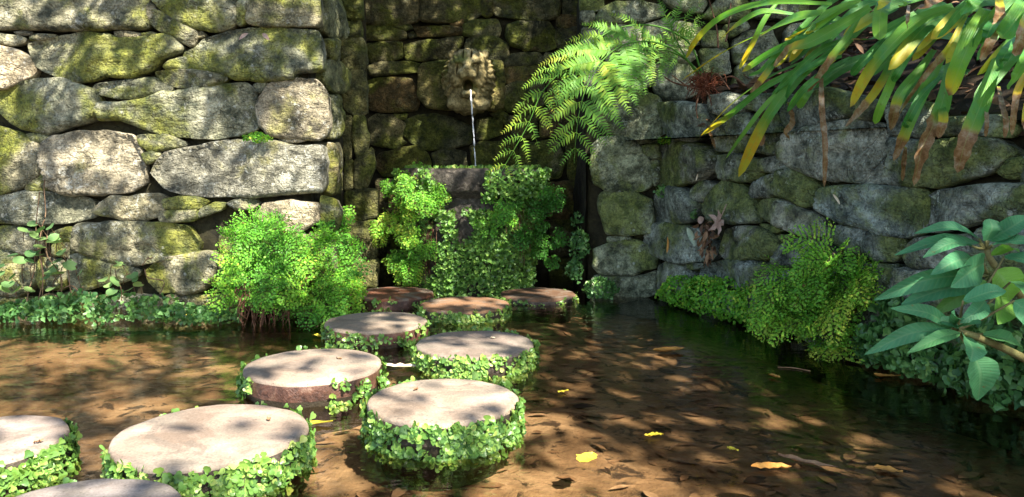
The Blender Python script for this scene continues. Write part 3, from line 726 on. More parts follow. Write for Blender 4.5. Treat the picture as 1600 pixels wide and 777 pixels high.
M['drowned'] = mat_simple('drowned_stone', [(.3, (.018, .014, .009)), (.55, (.04, .03, .017)), (.75, (.07, .05, .03))], 16.0, .7, .6)
def stepping(u, v, w, ztop, seed, label, tint=(1, 1, 1), red=0.0, cover=(1, 1, 1), nleaf=420, gap=()):
    c = at_z(u, v, ztop); half = at_z(u + w / 2, v, ztop)[0] - c[0]; r = half
    rs = np.random.default_rng(seed); N = 96; a = np.arange(N) * 2 * math.pi / N
    wob = 1 + .020 * vnoise(np.stack([np.cos(a) * 2, np.sin(a) * 2, a * 0 + seed], -1), 3) + .010 * vnoise(np.stack([np.cos(a) * 7, np.sin(a) * 7, a * 0 + seed], -1), 4) - .02 * np.clip(vnoise(np.stack([np.cos(a) * 13, np.sin(a) * 13, a * 0 + seed], -1), 6) - .45, 0, 1)
    prof = [(.0, .0), (.25, .001), (.5, .0), (.75, -.001), (.93, -.0015), (.975, -.003), (.995, -.008), (1.0, -.016), (1.005, -.04), (.995, -.07), (.985, -.10), (.93, -.13), (.86, -.17), (.82, -.22), (.80, -.32)]
    V = [[c[0], c[1], ztop]]
    for k, (pr, pz) in enumerate(prof[1:]):
        rr = r * pr * (wob if pr > .2 else 1)
        if k > 6: rr = rr * (1 + .018 * vnoise(np.stack([np.cos(a) * 9, np.sin(a) * 9, a * 0 + pz * 60], -1), seed))
        zz = ztop + pz + (.0016 * vnoise(np.stack([np.cos(a) * 5 * pr, np.sin(a) * 5 * pr, a * 0 + 3], -1), seed) if pr < .99 else 0)
        V += list(np.stack([c[0] + rr * np.cos(a), c[1] + rr * np.sin(a), zz + 0 * a], -1))
    mb = MB(); K = len(prof) - 1
    mb.add(V); st = mb.n
    i, j = np.meshgrid(np.arange(K - 1), np.arange(N), indexing='ij'); j2 = (j + 1) % N
    Q = np.stack([1 + i * N + j, 1 + (i + 1) * N + j, 1 + (i + 1) * N + j2, 1 + i * N + j2], -1)
    mb.t.append(np.array([[0, 1 + k, 1 + (k + 1) % N] for k in range(N)])); mb.mt.append(np.zeros(N))
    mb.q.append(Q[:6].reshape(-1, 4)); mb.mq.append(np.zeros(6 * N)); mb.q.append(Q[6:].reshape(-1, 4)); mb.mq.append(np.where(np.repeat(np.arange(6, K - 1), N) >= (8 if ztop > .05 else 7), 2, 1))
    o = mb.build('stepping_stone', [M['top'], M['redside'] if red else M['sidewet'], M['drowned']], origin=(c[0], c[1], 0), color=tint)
    tag(o, label, 'stepping stone', 'round stepping stones crossing the pool')
    # liverwort: rosettes of forked lobes round the side
    if nleaf:
        mb = MB(); n = nleaf
        nc = max(8, int(n / 1.25))
        th = rs.uniform(0, 2 * math.pi, nc); zc = ztop - .012 - (ztop + .012) * rs.random(nc) ** .9
        keep = np.ones(nc, bool)
        for g0, g1 in gap: keep &= ~((np.mod(th, 2 * math.pi) > g0) & (np.mod(th, 2 * math.pi) < g1))
        dens = vnoise(np.stack([np.cos(th) * 3.2, np.sin(th) * 3.2, zc * 25], -1), seed + 9)
        keep &= dens > (-.10 if red else -.42)
        for t0, z0 in zip(th[keep], zc[keep]):
            m = rs.integers(5, 11); an = rs.uniform(0, 2 * math.pi, m)
            rad = np.array([math.cos(t0), math.sin(t0), 0]); tan = np.array([-math.sin(t0), math.cos(t0), 0]); up = np.array([0, 0, 1.0])
            p = c * [1, 1, 0] + rad * (r * 1.0) + up * z0
            G = np.cos(an)[:, None] * tan + np.sin(an)[:, None] * up * .9 + rad * rs.uniform(.0, .28, m)[:, None] + up * rs.normal(-.1, .2, m)[:, None]
            Nn = rad + up * .7 + rs.normal(0, .35, (m, 3))
            Sz = .008 + .020 * rs.random(m) ** 1.3 * (1.0 if r > .2 else .9)
            P = p + tan * rs.normal(0, .012, m)[:, None] + up * rs.normal(0, .008, m)[:, None] + rad * rs.uniform(0, .012, m)[:, None]
            P[:, 2] = np.clip(P[:, 2], -.012, ztop - .006); G[:, 2] = np.minimum(G[:, 2], (ztop + .004 - P[:, 2]) / Sz)
            mb.leaves(SPOON, P, G, Nn, Sz, rs.uniform(.75, 1.15, m), np.clip(rs.normal(.5 + .25 * dens[0], .25, m), 0, 1))
        lf = mb.build('liverwort_fringe', M['liver'], o, origin=(c[0], c[1], 0)); lf['kind'] = 'stuff'
    return o, c, r
PI2 = 2 * math.pi
STONES = [
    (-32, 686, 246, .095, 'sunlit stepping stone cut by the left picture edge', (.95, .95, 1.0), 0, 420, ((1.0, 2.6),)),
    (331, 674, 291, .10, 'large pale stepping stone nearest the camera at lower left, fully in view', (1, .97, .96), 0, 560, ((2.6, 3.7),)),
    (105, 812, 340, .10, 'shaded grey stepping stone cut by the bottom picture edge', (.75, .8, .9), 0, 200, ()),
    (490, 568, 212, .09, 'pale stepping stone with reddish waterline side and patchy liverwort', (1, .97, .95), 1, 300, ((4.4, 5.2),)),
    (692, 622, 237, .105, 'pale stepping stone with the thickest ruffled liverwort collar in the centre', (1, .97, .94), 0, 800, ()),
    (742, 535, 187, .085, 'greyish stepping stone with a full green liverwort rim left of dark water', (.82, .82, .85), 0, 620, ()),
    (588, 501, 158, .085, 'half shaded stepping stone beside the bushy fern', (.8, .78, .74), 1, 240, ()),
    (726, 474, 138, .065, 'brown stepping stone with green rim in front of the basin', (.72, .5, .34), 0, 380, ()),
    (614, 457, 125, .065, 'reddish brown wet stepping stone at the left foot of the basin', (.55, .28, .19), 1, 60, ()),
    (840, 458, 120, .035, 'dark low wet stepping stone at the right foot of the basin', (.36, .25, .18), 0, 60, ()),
]
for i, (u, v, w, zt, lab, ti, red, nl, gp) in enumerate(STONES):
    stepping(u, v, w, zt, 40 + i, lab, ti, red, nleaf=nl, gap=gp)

# ------------------------------------------------------------------ basin under the spout
BC = np.array([-.265, 5.24, 0.0]); BR = .49
bs = thing('stone_basin', 'round dark stone basin overgrown with ferns below the carved lion spout', 'basin', BC)
def lathe(mb, prof, N, c, seed, amp, freq=6, **kw):
    a = np.arange(N) * PI2 / N; V = []
    for r, z in prof:
        q = np.stack([np.cos(a) * r * freq, np.sin(a) * r * freq, a * 0 + z * freq], -1)
        rr = r + amp * fbm(q, seed, 3) * (r > .05); V.append(np.stack([c[0] + rr * np.cos(a), c[1] + rr * np.sin(a), a * 0 + c[2] + z], -1))
    mb.grid(np.concatenate(V)[:, :], len(prof), N, closed=True, **kw)
mb = MB()
zs = np.linspace(.62, -.3, 28)
lathe(mb, [(.41 - .05 * (.62 - z), z) for z in zs], 110, BC, 3, .03, 7)
mb.build('bowl', M['basin'], bs, origin=BC)
mb = MB(); lathe(mb, [(.40, .70), (.405, .785), (.42, .805), (.46, .808), (BR - .01, .80), (BR, .785), (BR, .74), (BR - .005, .69), (BR - .015, .665), (.43, .64), (.40, .61)], 110, BC, 5, .012, 9)
mb.build('rim', M['basin'], bs, origin=BC)
mb = MB(); a = np.arange(48) * PI2 / 48; mb.add([BC + [0, 0, .765]] + [BC + [.41 * math.cos(x), .41 * math.sin(x), .765] for x in a], [[0, 1 + k, 1 + (k + 1) % 48] for k in range(48)])
tag(mb.build('basin_water', M['water'], bs, origin=BC), label='dark still water filling the basin')

# ------------------------------------------------------------------ carved lion spout (signed distances, surface nets)
def surface_nets(F, lo, h):
    s = F < 0; nx, ny, nz = F.shape
    idx = np.full((nx - 1, ny - 1, nz - 1), -1, np.int64); acc = np.zeros(idx.shape + (3,)); cnt = np.zeros(idx.shape)
    cor = [(a, b, c) for a in (0, 1) for b in (0, 1) for c in (0, 1)]
    def sl(o): return F[o[0]:nx - 1 + o[0], o[1]:ny - 1 + o[1], o[2]:nz - 1 + o[2]]
    for a in cor:
        for ax in range(3):
            if a[ax] == 0:
                b = list(a); b[ax] = 1; fa, fb = sl(a), sl(tuple(b)); m = (fa < 0) != (fb < 0)
                t = np.where(m, fa / (fa - fb + 1e-12), 0)
                for d in range(3): acc[..., d] += np.where(m, a[d] + (t if d == ax else 0), 0)
                cnt += m
    act = cnt > 0; idx[act] = np.arange(act.sum()); g = np.argwhere(act)
    V = lo + h * (g + acc[act] / cnt[act][:, None]); Q = []
    for ax in range(3):
        b, c = (ax + 1) % 3, (ax + 2) % 3
        A = np.take(s, range(0, s.shape[ax] - 1), ax); B = np.take(s, range(1, s.shape[ax]), ax)
        e = np.argwhere(A != B); e = e[(e[:, b] > 0) & (e[:, c] > 0) & (e[:, b] < F.shape[b] - 1) & (e[:, c] < F.shape[c] - 1)]
        fl = A[tuple(e.T)]; vs = []
        for ob, oc in ((-1, -1), (0, -1), (0, 0), (-1, 0)):
            k = e.copy(); k[:, b] += ob; k[:, c] += oc; vs.append(idx[tuple(k.T)])
        q = np.stack(vs, 1); q[~fl] = q[~fl][:, ::-1]; Q.append(q)
    return V, np.concatenate(Q)
def lion_mesh():
    h = .0055; lo = np.array([-.30, -.05, -.34]); n = np.array([110, 92, 112])
    X, Y, Z = np.meshgrid(*[lo[i] + h * np.arange(n[i]) for i in range(3)], indexing='ij'); P = np.stack([X, Y, Z], -1)
    def ell(c, r):
        r = np.asarray(r) * np.ones(3); q = (P - c) / r; l = np.linalg.norm(q, axis=-1); l2 = np.linalg.norm(q / r, axis=-1) + 1e-9; return l * (l - 1) / l2
    def un(a, b, k=.02): hh = np.clip(.5 + .5 * (b - a) / k, 0, 1); return b * (1 - hh) + a * hh - k * hh * (1 - hh)
    def sub(a, b, k=.01): hh = np.clip(.5 - .5 * (a + b) / k, 0, 1); return a * (1 - hh) - b * hh + k * hh * (1 - hh)
    ang = np.arctan2(X, Z + .02); rad = np.sqrt(X ** 2 + (Z + .02) ** 2)
    # mane: wavy locks round the face
    locks = .0080 * np.sin(ang * 26 + 7 * rad / .25 + 3.0 * fbm(P * 11, 3, 2)) + .012 * fbm(P * 22, 8, 2)
    d = ell((0, .03, -.04), (.205, .16, .225)) + locks
    d = un(d, ell((0, .02, -.2), (.17, .17, .11)) + .6 * locks, .03)
    d = un(d, ell((-.10, .10, -.235), (.065, .07, .05)), .02); d = un(d, ell((.10, .10, -.235), (.065, .07, .05)), .02)
    hd = ell((0, .12, .02), (.150, .15, .152))
    for s in (-1, 1):
        hd = un(hd, ell((s * .085, .18, -.05), (.05, .06, .065)), .03)
        hd = un(hd, ell((s * .055, .225, .062), (.046, .035, .022)), .012)
        hd = un(hd, ell((s * .034, .285, -.035), (.040, .045, .034)), .012)
    hd = un(hd, ell((0, .225, -.01), (.066, .085, .06)), .03)
    a, b = np.array([0, .22, .075]), np.array([0, .315, .0]); t = np.clip(((P - a) @ (b - a)) / np.dot(b - a, b - a), 0, 1)
    hd = un(hd, np.linalg.norm(P - a - t[..., None] * (b - a), axis=-1) - .024, .015)
    hd = un(hd, ell((0, .322, -.002), (.032, .02, .018)), .008)
    hd = un(hd, ell((0, .20, -.168), (.06, .085, .032)), .02)
    for s in (-1, 1):
        hd = sub(hd, ell((s * .06, .262, .030), (.034, .042, .023)), .006); hd = un(hd, ell((s * .058, .222, .030), (.019, .020, .013)), .003)
        hd = sub(hd, ell((s * .012, .345, -.006), (.007, .02, .006)), .003)
        hd = sub(hd, ell((s * .030, .2, .12), (.007, .12, .04)), .008); hd = sub(hd, ell((s * .075, .24, -.005), (.006, .06, .05)), .008)
    hd = sub(hd, ell((0.0, .31, -.104), (.050, .15, .052)), .006)
    hd = sub(hd, ell((0.0, .17, -.10), (.040, .17, .046)), .006)
    # a broad face
    hd = hd + .007 * fbm(P * 30, 5, 2) + .004 * np.sin(ang * 23 + 40 * (Y)) * np.clip((rad - .09) / .05, 0, 1)
    d = un(sub(d, ell((0.0, .17, -.10), (.040, .17, .046)), .006), hd, .008)
    for s in (-1, 1):
        e = sub(ell((s * .125, .10, .135), (.028, .024, .032)), ell((s * .128, .135, .138), (.016, .022, .019)), .005); d = un(d, e, .01)
    d = np.maximum(d, -(Y + .03))
    V, Q = surface_nets(d, lo, h)
    return V, Q
LP = at_y(733, 116, 5.56)
ln = thing('lion_spout', 'weathered carved stone lion head with open mouth pouring water', 'fountain spout', LP)
V, Q = lion_mesh(); th = .10; Rz = np.array([[math.cos(th), 0], [math.sin(th), 0]])
V = V * .93; V = np.stack([V[:, 0], -V[:, 1], V[:, 2]], 1) + LP
mb = MB(); mb.add(V, None, Q[:, ::-1]); mb.build('carved_head', M['lion'], ln, origin=LP)
P_BLK = Plane((-1.2, 5.74), (.8, 5.74))
stone(P_BLK, [P_BLK.uv(*q) for q in [(655, 108), (664, 99), (700, 96), (745, 94), (783, 95), (787, 110), (786, 168), (765, 172), (720, 172), (666, 167), (654, 150)]], M['back'], ln, 77, color=(1.9, 1.7, 1.3), bulge=.08, rnd=.03, tilt=.02, name='block', rough=.5)
# falling water
p0, p1 = at_y(735, 141, 5.31), at_y(743.5, 264, 5.26)
ts = np.linspace(0, 1, 60)[:, None]; P = p0 + (p1 - p0) * ts; P[:, 1] = p0[1] + (p1[1] - p0[1]) * ts[:, 0] ** .5; P[:, 2] = p0[2] + (p1[2] - p0[2] - .02) * (ts[:, 0] * .35 + .65 * ts[:, 0] ** 1.4)
P[:, 0] += .0008 * np.sin(ts[:, 0] * 31) + .0006 * np.sin(ts[:, 0] * 71 + 1)
mb = MB(); mb.tube(P, .0056 + .0009 * np.sin(ts[:, 0] * 47) - .0012 * ts[:, 0], 9); o = mb.build('water_jet', M['stream'], origin=p0)
tag(o, 'thin white jet of water falling from the lion mouth into the basin', 'water jet', kind='thing')
# ------------------------------------------------------------------ maidenhair ferns
UP = np.array([0, 0, 1.0])
def maiden_frond(lv, stems, rs, base, d0, L, droop, leaf=.020, face=None):
    """one lacy frond: wiry rachis, pinnae, fan shaped leaflets"""
    n = 16; d = unit(d0); p = np.array(base, float); pts = [p.copy()]; dirs = [d.copy()]
    for i in range(n - 1):
        d = unit(d + np.array([0, 0, -droop * (i / n) ** .8]) + rs.normal(0, .03, 3)); p = p + d * L / n; pts.append(p.copy()); dirs.append(d.copy())
    pts = np.array(pts); dirs = np.array(dirs); fv = rs.normal(0, .12) if rs.random() > .03 else -.6
    stems.append((pts, np.linspace(.0022, .0007, n)))
    out = face if face is not None else np.array([0, -1.0, .6])
    for i in range(4, n):
        s = (i - 4) / (n - 4.0); t = dirs[i]; nn = unit(out - np.dot(out, t) * t); sd = np.cross(t, nn)
        for sg in (-1, 1):
            pl = L * .36 * (1 - s) ** .75 * rs.uniform(.75, 1.15) + .02
            pd = unit(sd * sg * .9 + t * .55 + rs.normal(0, .12, 3)); m = max(2, int(pl / (leaf * .62)))
            q = pts[i].copy(); qd = pd.copy(); qp = [q.copy()]
            for k in range(m):
                qd = unit(qd + np.array([0, 0, -.05 * droop]) + rs.normal(0, .05, 3)); q = q + qd * pl / m; qp.append(q.copy())
                side = np.cross(qd, nn)
                for s2 in ((-1, 1) if k < m - 1 else (0,)):
                    g = unit(side * s2 * 1.0 + qd * .6 + rs.normal(0, .35, 3)) if s2 else qd
                    lv.append((q + side * s2 * .004, g, unit(nn + rs.normal(0, .6, 3)), leaf * rs.uniform(.5, 1.25) * (1 - .25 * k / m), fv))
            stems.append((np.array(qp), np.full(len(qp), .0007)))
def maiden_plant(name, label, loc, crowns, nf, Lr, seed, leaf=.020, up=(.2, 1.0), side=1.0, fwd=(.2, 1.0), droop=(.12, .3), group='maidenhair ferns', vlo=.0, vhi=1.0, roots=0, rootc=None, out=(0, -1, .6), mat='maiden'):
    """crowns: list of (point, spread) the fronds spring from"""
    rs = np.random.default_rng(seed); th = thing(name, label, 'fern', loc, group); lv, st = [], []
    out = unit(out); lat = unit(np.cross(UP, out))
    for _ in range(nf):
        c, sp = crowns[rs.integers(len(crowns))]
        b = np.array(c) + rs.normal(0, 1, 3) * np.array(sp)
        d = lat * rs.normal(0, .75) * side + UP * rs.uniform(*up) + unit(out * [1, 1, 0]) * rs.uniform(*fwd)
        maiden_frond(lv, st, rs, b, d, rs.uniform(*Lr), rs.uniform(*droop), leaf, out)
    P, G, N, S, FV = [np.array(x) for x in zip(*lv)]
    ok = P[:, 2] > .004; P, G, N, S, FV = P[ok], G[ok], N[ok], S[ok], FV[ok]
    mb = MB(); var = np.clip(vlo + (vhi - vlo) * (rs.normal(.44, .13, len(P)) + FV + .22 * vnoise(P * 4, seed)), .1, 1); var = np.where((FV < -.5) | (rs.random(len(P)) < .01), rs.uniform(0, .05, len(P)), var)
    mb.leaves(FANL, P, G, N, S, rs.uniform(.8, 1.15, len(P)), var)
    o = mb.build('foliage', M[mat], th, origin=loc); o['kind'] = 'stuff'
    mb = MB()
    for pts, r in st:
        if len(pts) > 1: mb.tube(pts, r, 3, cap=False)
    o = mb.build('wiry_stems', M['stem'], th, origin=loc); o['kind'] = 'stuff'
    if roots:
        mb = MB()
        for _ in range(roots):
            c, w = rootc; b = np.array(c) + rs.normal(0, 1, 3) * np.array(w); e = b + np.array([rs.normal(0, .03), rs.normal(-.02, .02), -rs.uniform(.08, .22)])
            mb.tube(spline([b, (b + e) / 2 + rs.normal(0, .02, 3), e], 6), np.linspace(.004, .0015, 6), 4)
        o = mb.build('hanging_roots', M['root'], th, origin=loc); o['kind'] = 'stuff'
    return th

def mound(mb, rs, c, r, n, size, tmpl=SPOON, out=(0, -1, .5), jitter=.35, thick=.25, grow=(0, -.3, .8), vmid=.5):
    """leaves over the outer side of an uneven cushion"""
    out = unit(out); D = rs.normal(0, 1, (n * 3, 3)); D /= np.linalg.norm(D, axis=1)[:, None]; D = D[(D @ out) > -.25][:n]
    k = 1 + .30 * fbm(D * 2.2 + np.array(c) * 3, 7, 3) - thick * rs.random(len(D)) ** 2
    P = np.array(c) + D * np.array(r) * k[:, None]; N = D / np.array(r); N /= np.linalg.norm(N, axis=1)[:, None]
    ok = P[:, 2] > .006; P, N = P[ok], N[ok]
    N = N + rs.normal(0, jitter, N.shape) + UP * .25
    G = rs.normal(0, .8, N.shape) + np.array(grow); G[:, 2] = np.maximum(G[:, 2], -.6)
    var = np.clip(rs.normal(vmid, .2, len(P)) + .25 * vnoise(P * 6, 3), 0, 1)
    mb.leaves(tmpl, P, G, N, rs.uniform(size[0], size[1], len(P)), rs.uniform(.8, 1.1, len(P)), var)

# the big bush at the foot of the sunlit wall
maiden_plant('maidenhair_fern', 'big bright green bushy maidenhair fern at the foot of the sunlit wall', (-1.25, 4.05, 0),
             [((-1.40, 4.12, .34), (.05, .03, .06)), ((-1.24, 4.12, .38), (.06, .03, .06)), ((-1.10, 4.12, .32), (.06, .03, .07)), ((-1.30, 4.05, .18), (.10, .03, .05)), ((-1.06, 4.03, .14), (.06, .03, .05))],
             72, (.16, .34), 11, .0150, up=(.0, .75), side=.8, fwd=(.15, .8), droop=(.14, .34), vlo=.05, vhi=1.1,
             roots=70, rootc=((-1.30, 3.93, .17), (.07, .02, .03)))
# fern hanging down the niche jamb
maiden_plant('maidenhair_fern', 'narrow strip of maidenhair fern hanging down the niche corner', (-.92, 4.35, .1),
             [((-1.0, 4.33, .50), (.02, .05, .06)), ((-.99, 4.33, .32), (.02, .05, .08)), ((-.98, 4.30, .17), (.04, .05, .06)), ((-.93, 4.2, .1), (.05, .05, .04))],
             44, (.09, .17), 12, .016, up=(-.3, .5), side=.5, fwd=(.15, .6), droop=(.2, .4), vlo=.15, vhi=1.15)
# ferns on the basin
f = BC[1] - BR
maiden_plant('maidenhair_fern', 'sunlit maidenhair fern spilling over the left of the basin rim', (-.66, 4.95, .3),
             [(BC + [(BR + .0) * math.cos(a_), (BR + .0) * math.sin(a_), z_], (.05, .03, .05)) for a_, z_ in ((-2.75, .76), (-2.5, .78), (-2.25, .78), (-2.1, .72), (-2.5, .66), (-2.7, .6), (-2.25, .60), (-2.55, .45), (-2.8, .42), (-2.75, .28), (-2.5, .26), (-2.3, .40))],
             84, (.06, .22), 13, .0145, up=(-.9, -.05), side=.7, fwd=(.15, .7), droop=(.2, .45), vlo=.28, vhi=1.3)  # leaf colours shifted lighter and yellower, painting in the sunlight here
maiden_plant('maidenhair_fern', 'maidenhair fern tuft on the right of the basin rim below the arching frond', (.05, 4.9, .6),
             [((.02, 4.86, .72), (.06, .04, .03)), ((.12, 4.96, .70), (.05, .04, .04)), ((-.08, 4.82, .62), (.05, .03, .05)), ((-.16, 4.82, .50), (.03, .02, .04))],
             28, (.07, .14), 14, .0155, up=(-.9, .0), side=.7, fwd=(.15, .6), droop=(.2, .45), vlo=.0, vhi=1.0)
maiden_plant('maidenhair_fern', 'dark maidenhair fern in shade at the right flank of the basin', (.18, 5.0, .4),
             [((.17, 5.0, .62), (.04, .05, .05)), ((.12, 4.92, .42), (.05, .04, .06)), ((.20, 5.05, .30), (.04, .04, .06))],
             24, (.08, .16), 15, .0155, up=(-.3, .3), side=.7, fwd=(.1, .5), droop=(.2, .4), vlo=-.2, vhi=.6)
# right bank bush
RN = P_RIGHT.n
cb = P_RIGHT.pix(1300, 440, .05); cb2 = P_RIGHT.pix(1330, 470, .07); cb3 = P_RIGHT.pix(1265, 480, .1)
maiden_plant('maidenhair_fern', 'bright maidenhair fern cushion overhanging the water below the shaded wall', tuple(cb * [1, 1, 0]),
             [(P_RIGHT.pix(1345, 415, .06), (.04, .04, .03)), (P_RIGHT.pix(1300, 440, .08), (.05, .05, .04)), (P_RIGHT.pix(1330, 470, .07), (.04, .06, .05)), (P_RIGHT.pix(1275, 480, .10), (.04, .06, .05)), (P_RIGHT.pix(1320, 515, .08), (.04, .04, .04))],
             66, (.14, .33), 16, .0135, up=(-.1, .55), side=.7, fwd=(.15, .8), droop=(.2, .45), vlo=.3, vhi=1.25, out=(RN[0], RN[1], .7),
             roots=24, rootc=(P_RIGHT.pix(1345, 490, .06), (.03, .03, .03)))

# ------------------------------------------------------------------ creeping ground cover
def cover(name, label, specs, mat='creep', cat='ground cover', seed=1, size=(.018, .032), tmpl=SPOON, out=(0, -1, .5), vmid=.5, group='creeping plants along the pool edge', stems=0):
    rs = np.random.default_rng(seed); mb = MB()
    for c, r, n in specs: mound(mb, rs, c, r, n, size, tmpl, out, vmid=vmid)
    return tag(mb.build(name, M[mat], origin=np.array(specs[0][0]) * [1, 1, 0]), label, cat, group, 'stuff')
cover('ground_cover', 'low green creeping plants along the foot of the sunlit wall at left',
      [((x, 4.02 + .05 * math.sin(x * 9), .03), (.15, .09, .075 + .04 * math.sin(x * 5)), 260) for x in np.arange(-3.1, -1.45, .17)], seed=21, size=(.02, .036), vmid=.42)
cover('ground_cover', 'small leaved creeping cushion between shaded wall and pool at right',
      [(P_RIGHT.pix(u, v, .07), (r, r, rz), n) for u, v, r, rz, n in [(1085, 455, .13, .10, 900), (1120, 462, .13, .12, 1000), (1160, 468, .13, .12, 1000), (1200, 478, .13, .12, 900), (1230, 500, .12, .10, 700), (1060, 460, .07, .05, 250)]],
      mat='maiden', seed=22, size=(.012, .020), tmpl=FANL, out=(RN[0], RN[1], .5), vmid=.6)
cover('ground_cover', 'leafy creeping plants at the waterline behind the broad leaved shrub',
      [(P_RIGHT.pix(u, v, .08), (r, r, rz), n) for u, v, r, rz, n in [(1420, 540, .13, .09, 420), (1385, 545, .07, .05, 160), (1470, 560, .12, .08, 380), (1570, 575, .14, .12, 520), (1600, 545, .14, .14, 520), (1545, 600, .1, .07, 260), (1630, 590, .16, .15, 420), (1430, 490, .08, .06, 200)]],
      seed=23, size=(.022, .04), out=(RN[0], RN[1], .5), vmid=.4)
cover('ground_cover', 'little round green cushion plant at the foot of the right pillar',
      [(at_z(940, 462, .03) + [0, .05, .02], (.095, .07, .07), 300)], seed=24, size=(.018, .03), vmid=.42)
cover('hanging_moss', 'dark green clump hanging in the black gap right of the basin',
      [(at_y(905, 385, 4.95), (.06, .05, .10), 260), (at_y(898, 425, 4.93), (.05, .05, .07), 160), (at_y(902, 345, 5.0), (.03, .03, .05), 50)], seed=25, size=(.016, .03), vmid=.3, cat='hanging plant')
cover('ground_cover', 'patch of liverwort leaves beside the reddish stepping stone',
      [(at_z(565, 478, .0) + [0, 0, .0], (.16, .06, .035), 260), (at_z(545, 470, 0), (.08, .05, .04), 120)], seed=26, size=(.02, .034), vmid=.35)
cover('moss_tuft', 'small yellow green moss tuft on top of a big stone of the sunlit wall',
      [(at_y(398, 216, 4.13), (.06, .03, .025), 160), (at_y(415, 219, 4.12), (.03, .02, .015), 60)], mat='maiden', seed=27, size=(.010, .018), tmpl=FANL, vmid=.6, cat='moss')
cover('moss_tuft', 'small bright fern sprig in a joint near the top of the shaded wall',
      [(P_RIGHT.pix(1052, 222, .05), (.05, .05, .02), 110)], mat='maiden', seed=28, size=(.010, .018), tmpl=FANL, vmid=.5, cat='moss')
cover('moss_tuft', 'dark green fern sprig in a lower joint of the shaded wall',
      [(P_RIGHT.pix(1045, 302, .05), (.035, .035, .04), 90), (P_RIGHT.pix(1090, 332, .04), (.03, .03, .04), 60)], mat='creep', seed=29, size=(.014, .024), tmpl=FANL, vmid=.45, cat='moss')
# leafy liverwort sheet on the basin wall
rs = np.random.default_rng(31); mb = MB()
n = 9000; th_ = rs.uniform(-2.75, -.35, n); z_ = rs.uniform(.0, .80, n)
dn = fbm(np.stack([th_ * 3.2, z_ * 5.5, th_ * 0], -1), 17, 3)
bare = (np.abs(th_ + 1.72 + .15 * (z_ - .5)) < .06 + .03 * dn) & (z_ > .33)
bare |= (z_ > .66) & (th_ < -1.15) & (th_ > -1.95) & (dn < .10)
lim = np.where(z_ > .55, -.05, -.40)
ok = ~bare & (dn > lim); th_, z_ = th_[ok], z_[ok]
rr = np.where(z_ > .62, BR + .01, .425 - .05 * (.62 - z_)) + .015 + rs.uniform(0, .03, len(z_))
rad = np.stack([np.cos(th_), np.sin(th_), th_ * 0], -1); P = BC + rad * rr[:, None] + UP * z_[:, None]
tn = np.stack([-np.sin(th_), np.cos(th_), th_ * 0], -1)
G = tn * rs.normal(0, .7, len(z_))[:, None] + UP * rs.normal(-.1, .6, len(z_))[:, None] + rad * rs.uniform(.2, .8, len(z_))[:, None]
mb.leaves(SPOON, P, G, rad + UP * .6 + rs.normal(0, .3, P.shape), rs.uniform(.016, .032, len(z_)), None, np.clip(rs.normal(.42, .2, len(z_)), 0, 1))
tag(mb.build('liverwort', M['liver'], origin=BC), 'sheet of small liverwort leaves clinging to the basin front', 'liverwort', kind='stuff')
# moss line along the rear rim and hanging rootlets
mb = MB(); th_ = rs.uniform(0, PI2, 420); P = BC + np.stack([np.cos(th_) * .445, np.sin(th_) * .445, th_ * 0 + .805], -1)
mb.leaves(SPOON, P, rs.normal(0, .6, P.shape) + UP, rs.normal(0, 1, P.shape) + [0, -1, 0], rs.uniform(.012, .028, len(P)), None, np.clip(rs.normal(.6, .2, len(P)), 0, 1))
tag(mb.build('moss', M['liver'], origin=BC + [0, 0, .8]), 'thin line of moss along the top of the basin rim', 'moss', kind='stuff')
mb = MB()
for t0, z0, w in ((-2.25, .42, .16), (-2.4, .3, .12), (-.85, .58, .25), (-.7, .5, .2)):
    for _ in range(34):
        a = t0 + rs.normal(0, w * .5); z = z0 + rs.normal(0, .05); r0 = .45; L = rs.uniform(.1, .26)
        b = BC + [r0 * math.cos(a), r0 * math.sin(a), z]; e = b + [rs.normal(0, .015), rs.normal(-.01, .015), -min(L, z - .02)]
        mb.tube(spline([b, (b + e) / 2 + rs.normal(0, .008, 3), e], 5), np.linspace(.003, .0012, 5), 3, cap=False)
tag(mb.build('rootlets', M['root'], origin=BC), 'brown rootlets hanging in tufts from the basin side', 'roots', kind='stuff')

# ------------------------------------------------------------------ trailing pennywort at the left
M['penny'] = mat_leaf('pennywort_leaf', [(0, (.06, .14, .05)), (.5, (.13, .25, .09)), (.9, (.22, .34, .11)), (1, (.42, .42, .08))], .3, .4, .45)
pw = thing('pennywort_vine', 'trailing vine with round pale green leaves climbing the lower left wall', 'vine', (-2.6, 4.08, 0))
PEN = [(58, 350), (68, 362), (78, 352), (60, 367), (48, 360), (72, 372), (82, 375), (92, 377), (98, 370), (70, 385), (55, 392), (62, 395), (30, 398), (40, 405), (50, 410), (68, 398), (82, 412), (85, 408), (103, 410), (75, 425), (78, 420), (96, 425), (72, 433), (122, 428), (8, 415), (2, 425), (180, 415), (188, 412), (115, 417), (170, 443), (188, 442), (182, 452), (200, 452), (158, 434), (202, 428), (208, 432), (15, 440), (15, 450), (50, 450), (112, 452), (30, 455), (82, 448), (225, 442), (100, 392), (20, 432)]
rs = np.random.default_rng(33); vst = MB()
for i, (u, v) in enumerate(PEN):
    p = at_y(u + rs.normal(0, 2), v + rs.normal(0, 2), 4.03 + rs.uniform(-.03, .03)); s = rs.uniform(.045, .07)
    mb = MB(); mb.leaves(ROUND, p, unit([rs.normal(0, .5), -.5, rs.uniform(-.4, .3)]), unit([rs.normal(0, .3), -.7, .8]), s, None, np.array([rs.uniform(.2, .95)]))
    mb.build('round_leaf', M['penny'], pw, origin=p)
    e = at_y(u + rs.normal(0, 12), v + rs.uniform(15, 40), 4.12); vst.tube(spline([p + [0, 0, 0], (p + e) / 2 + [0, -.02, .02], e], 6), .0022, 4)
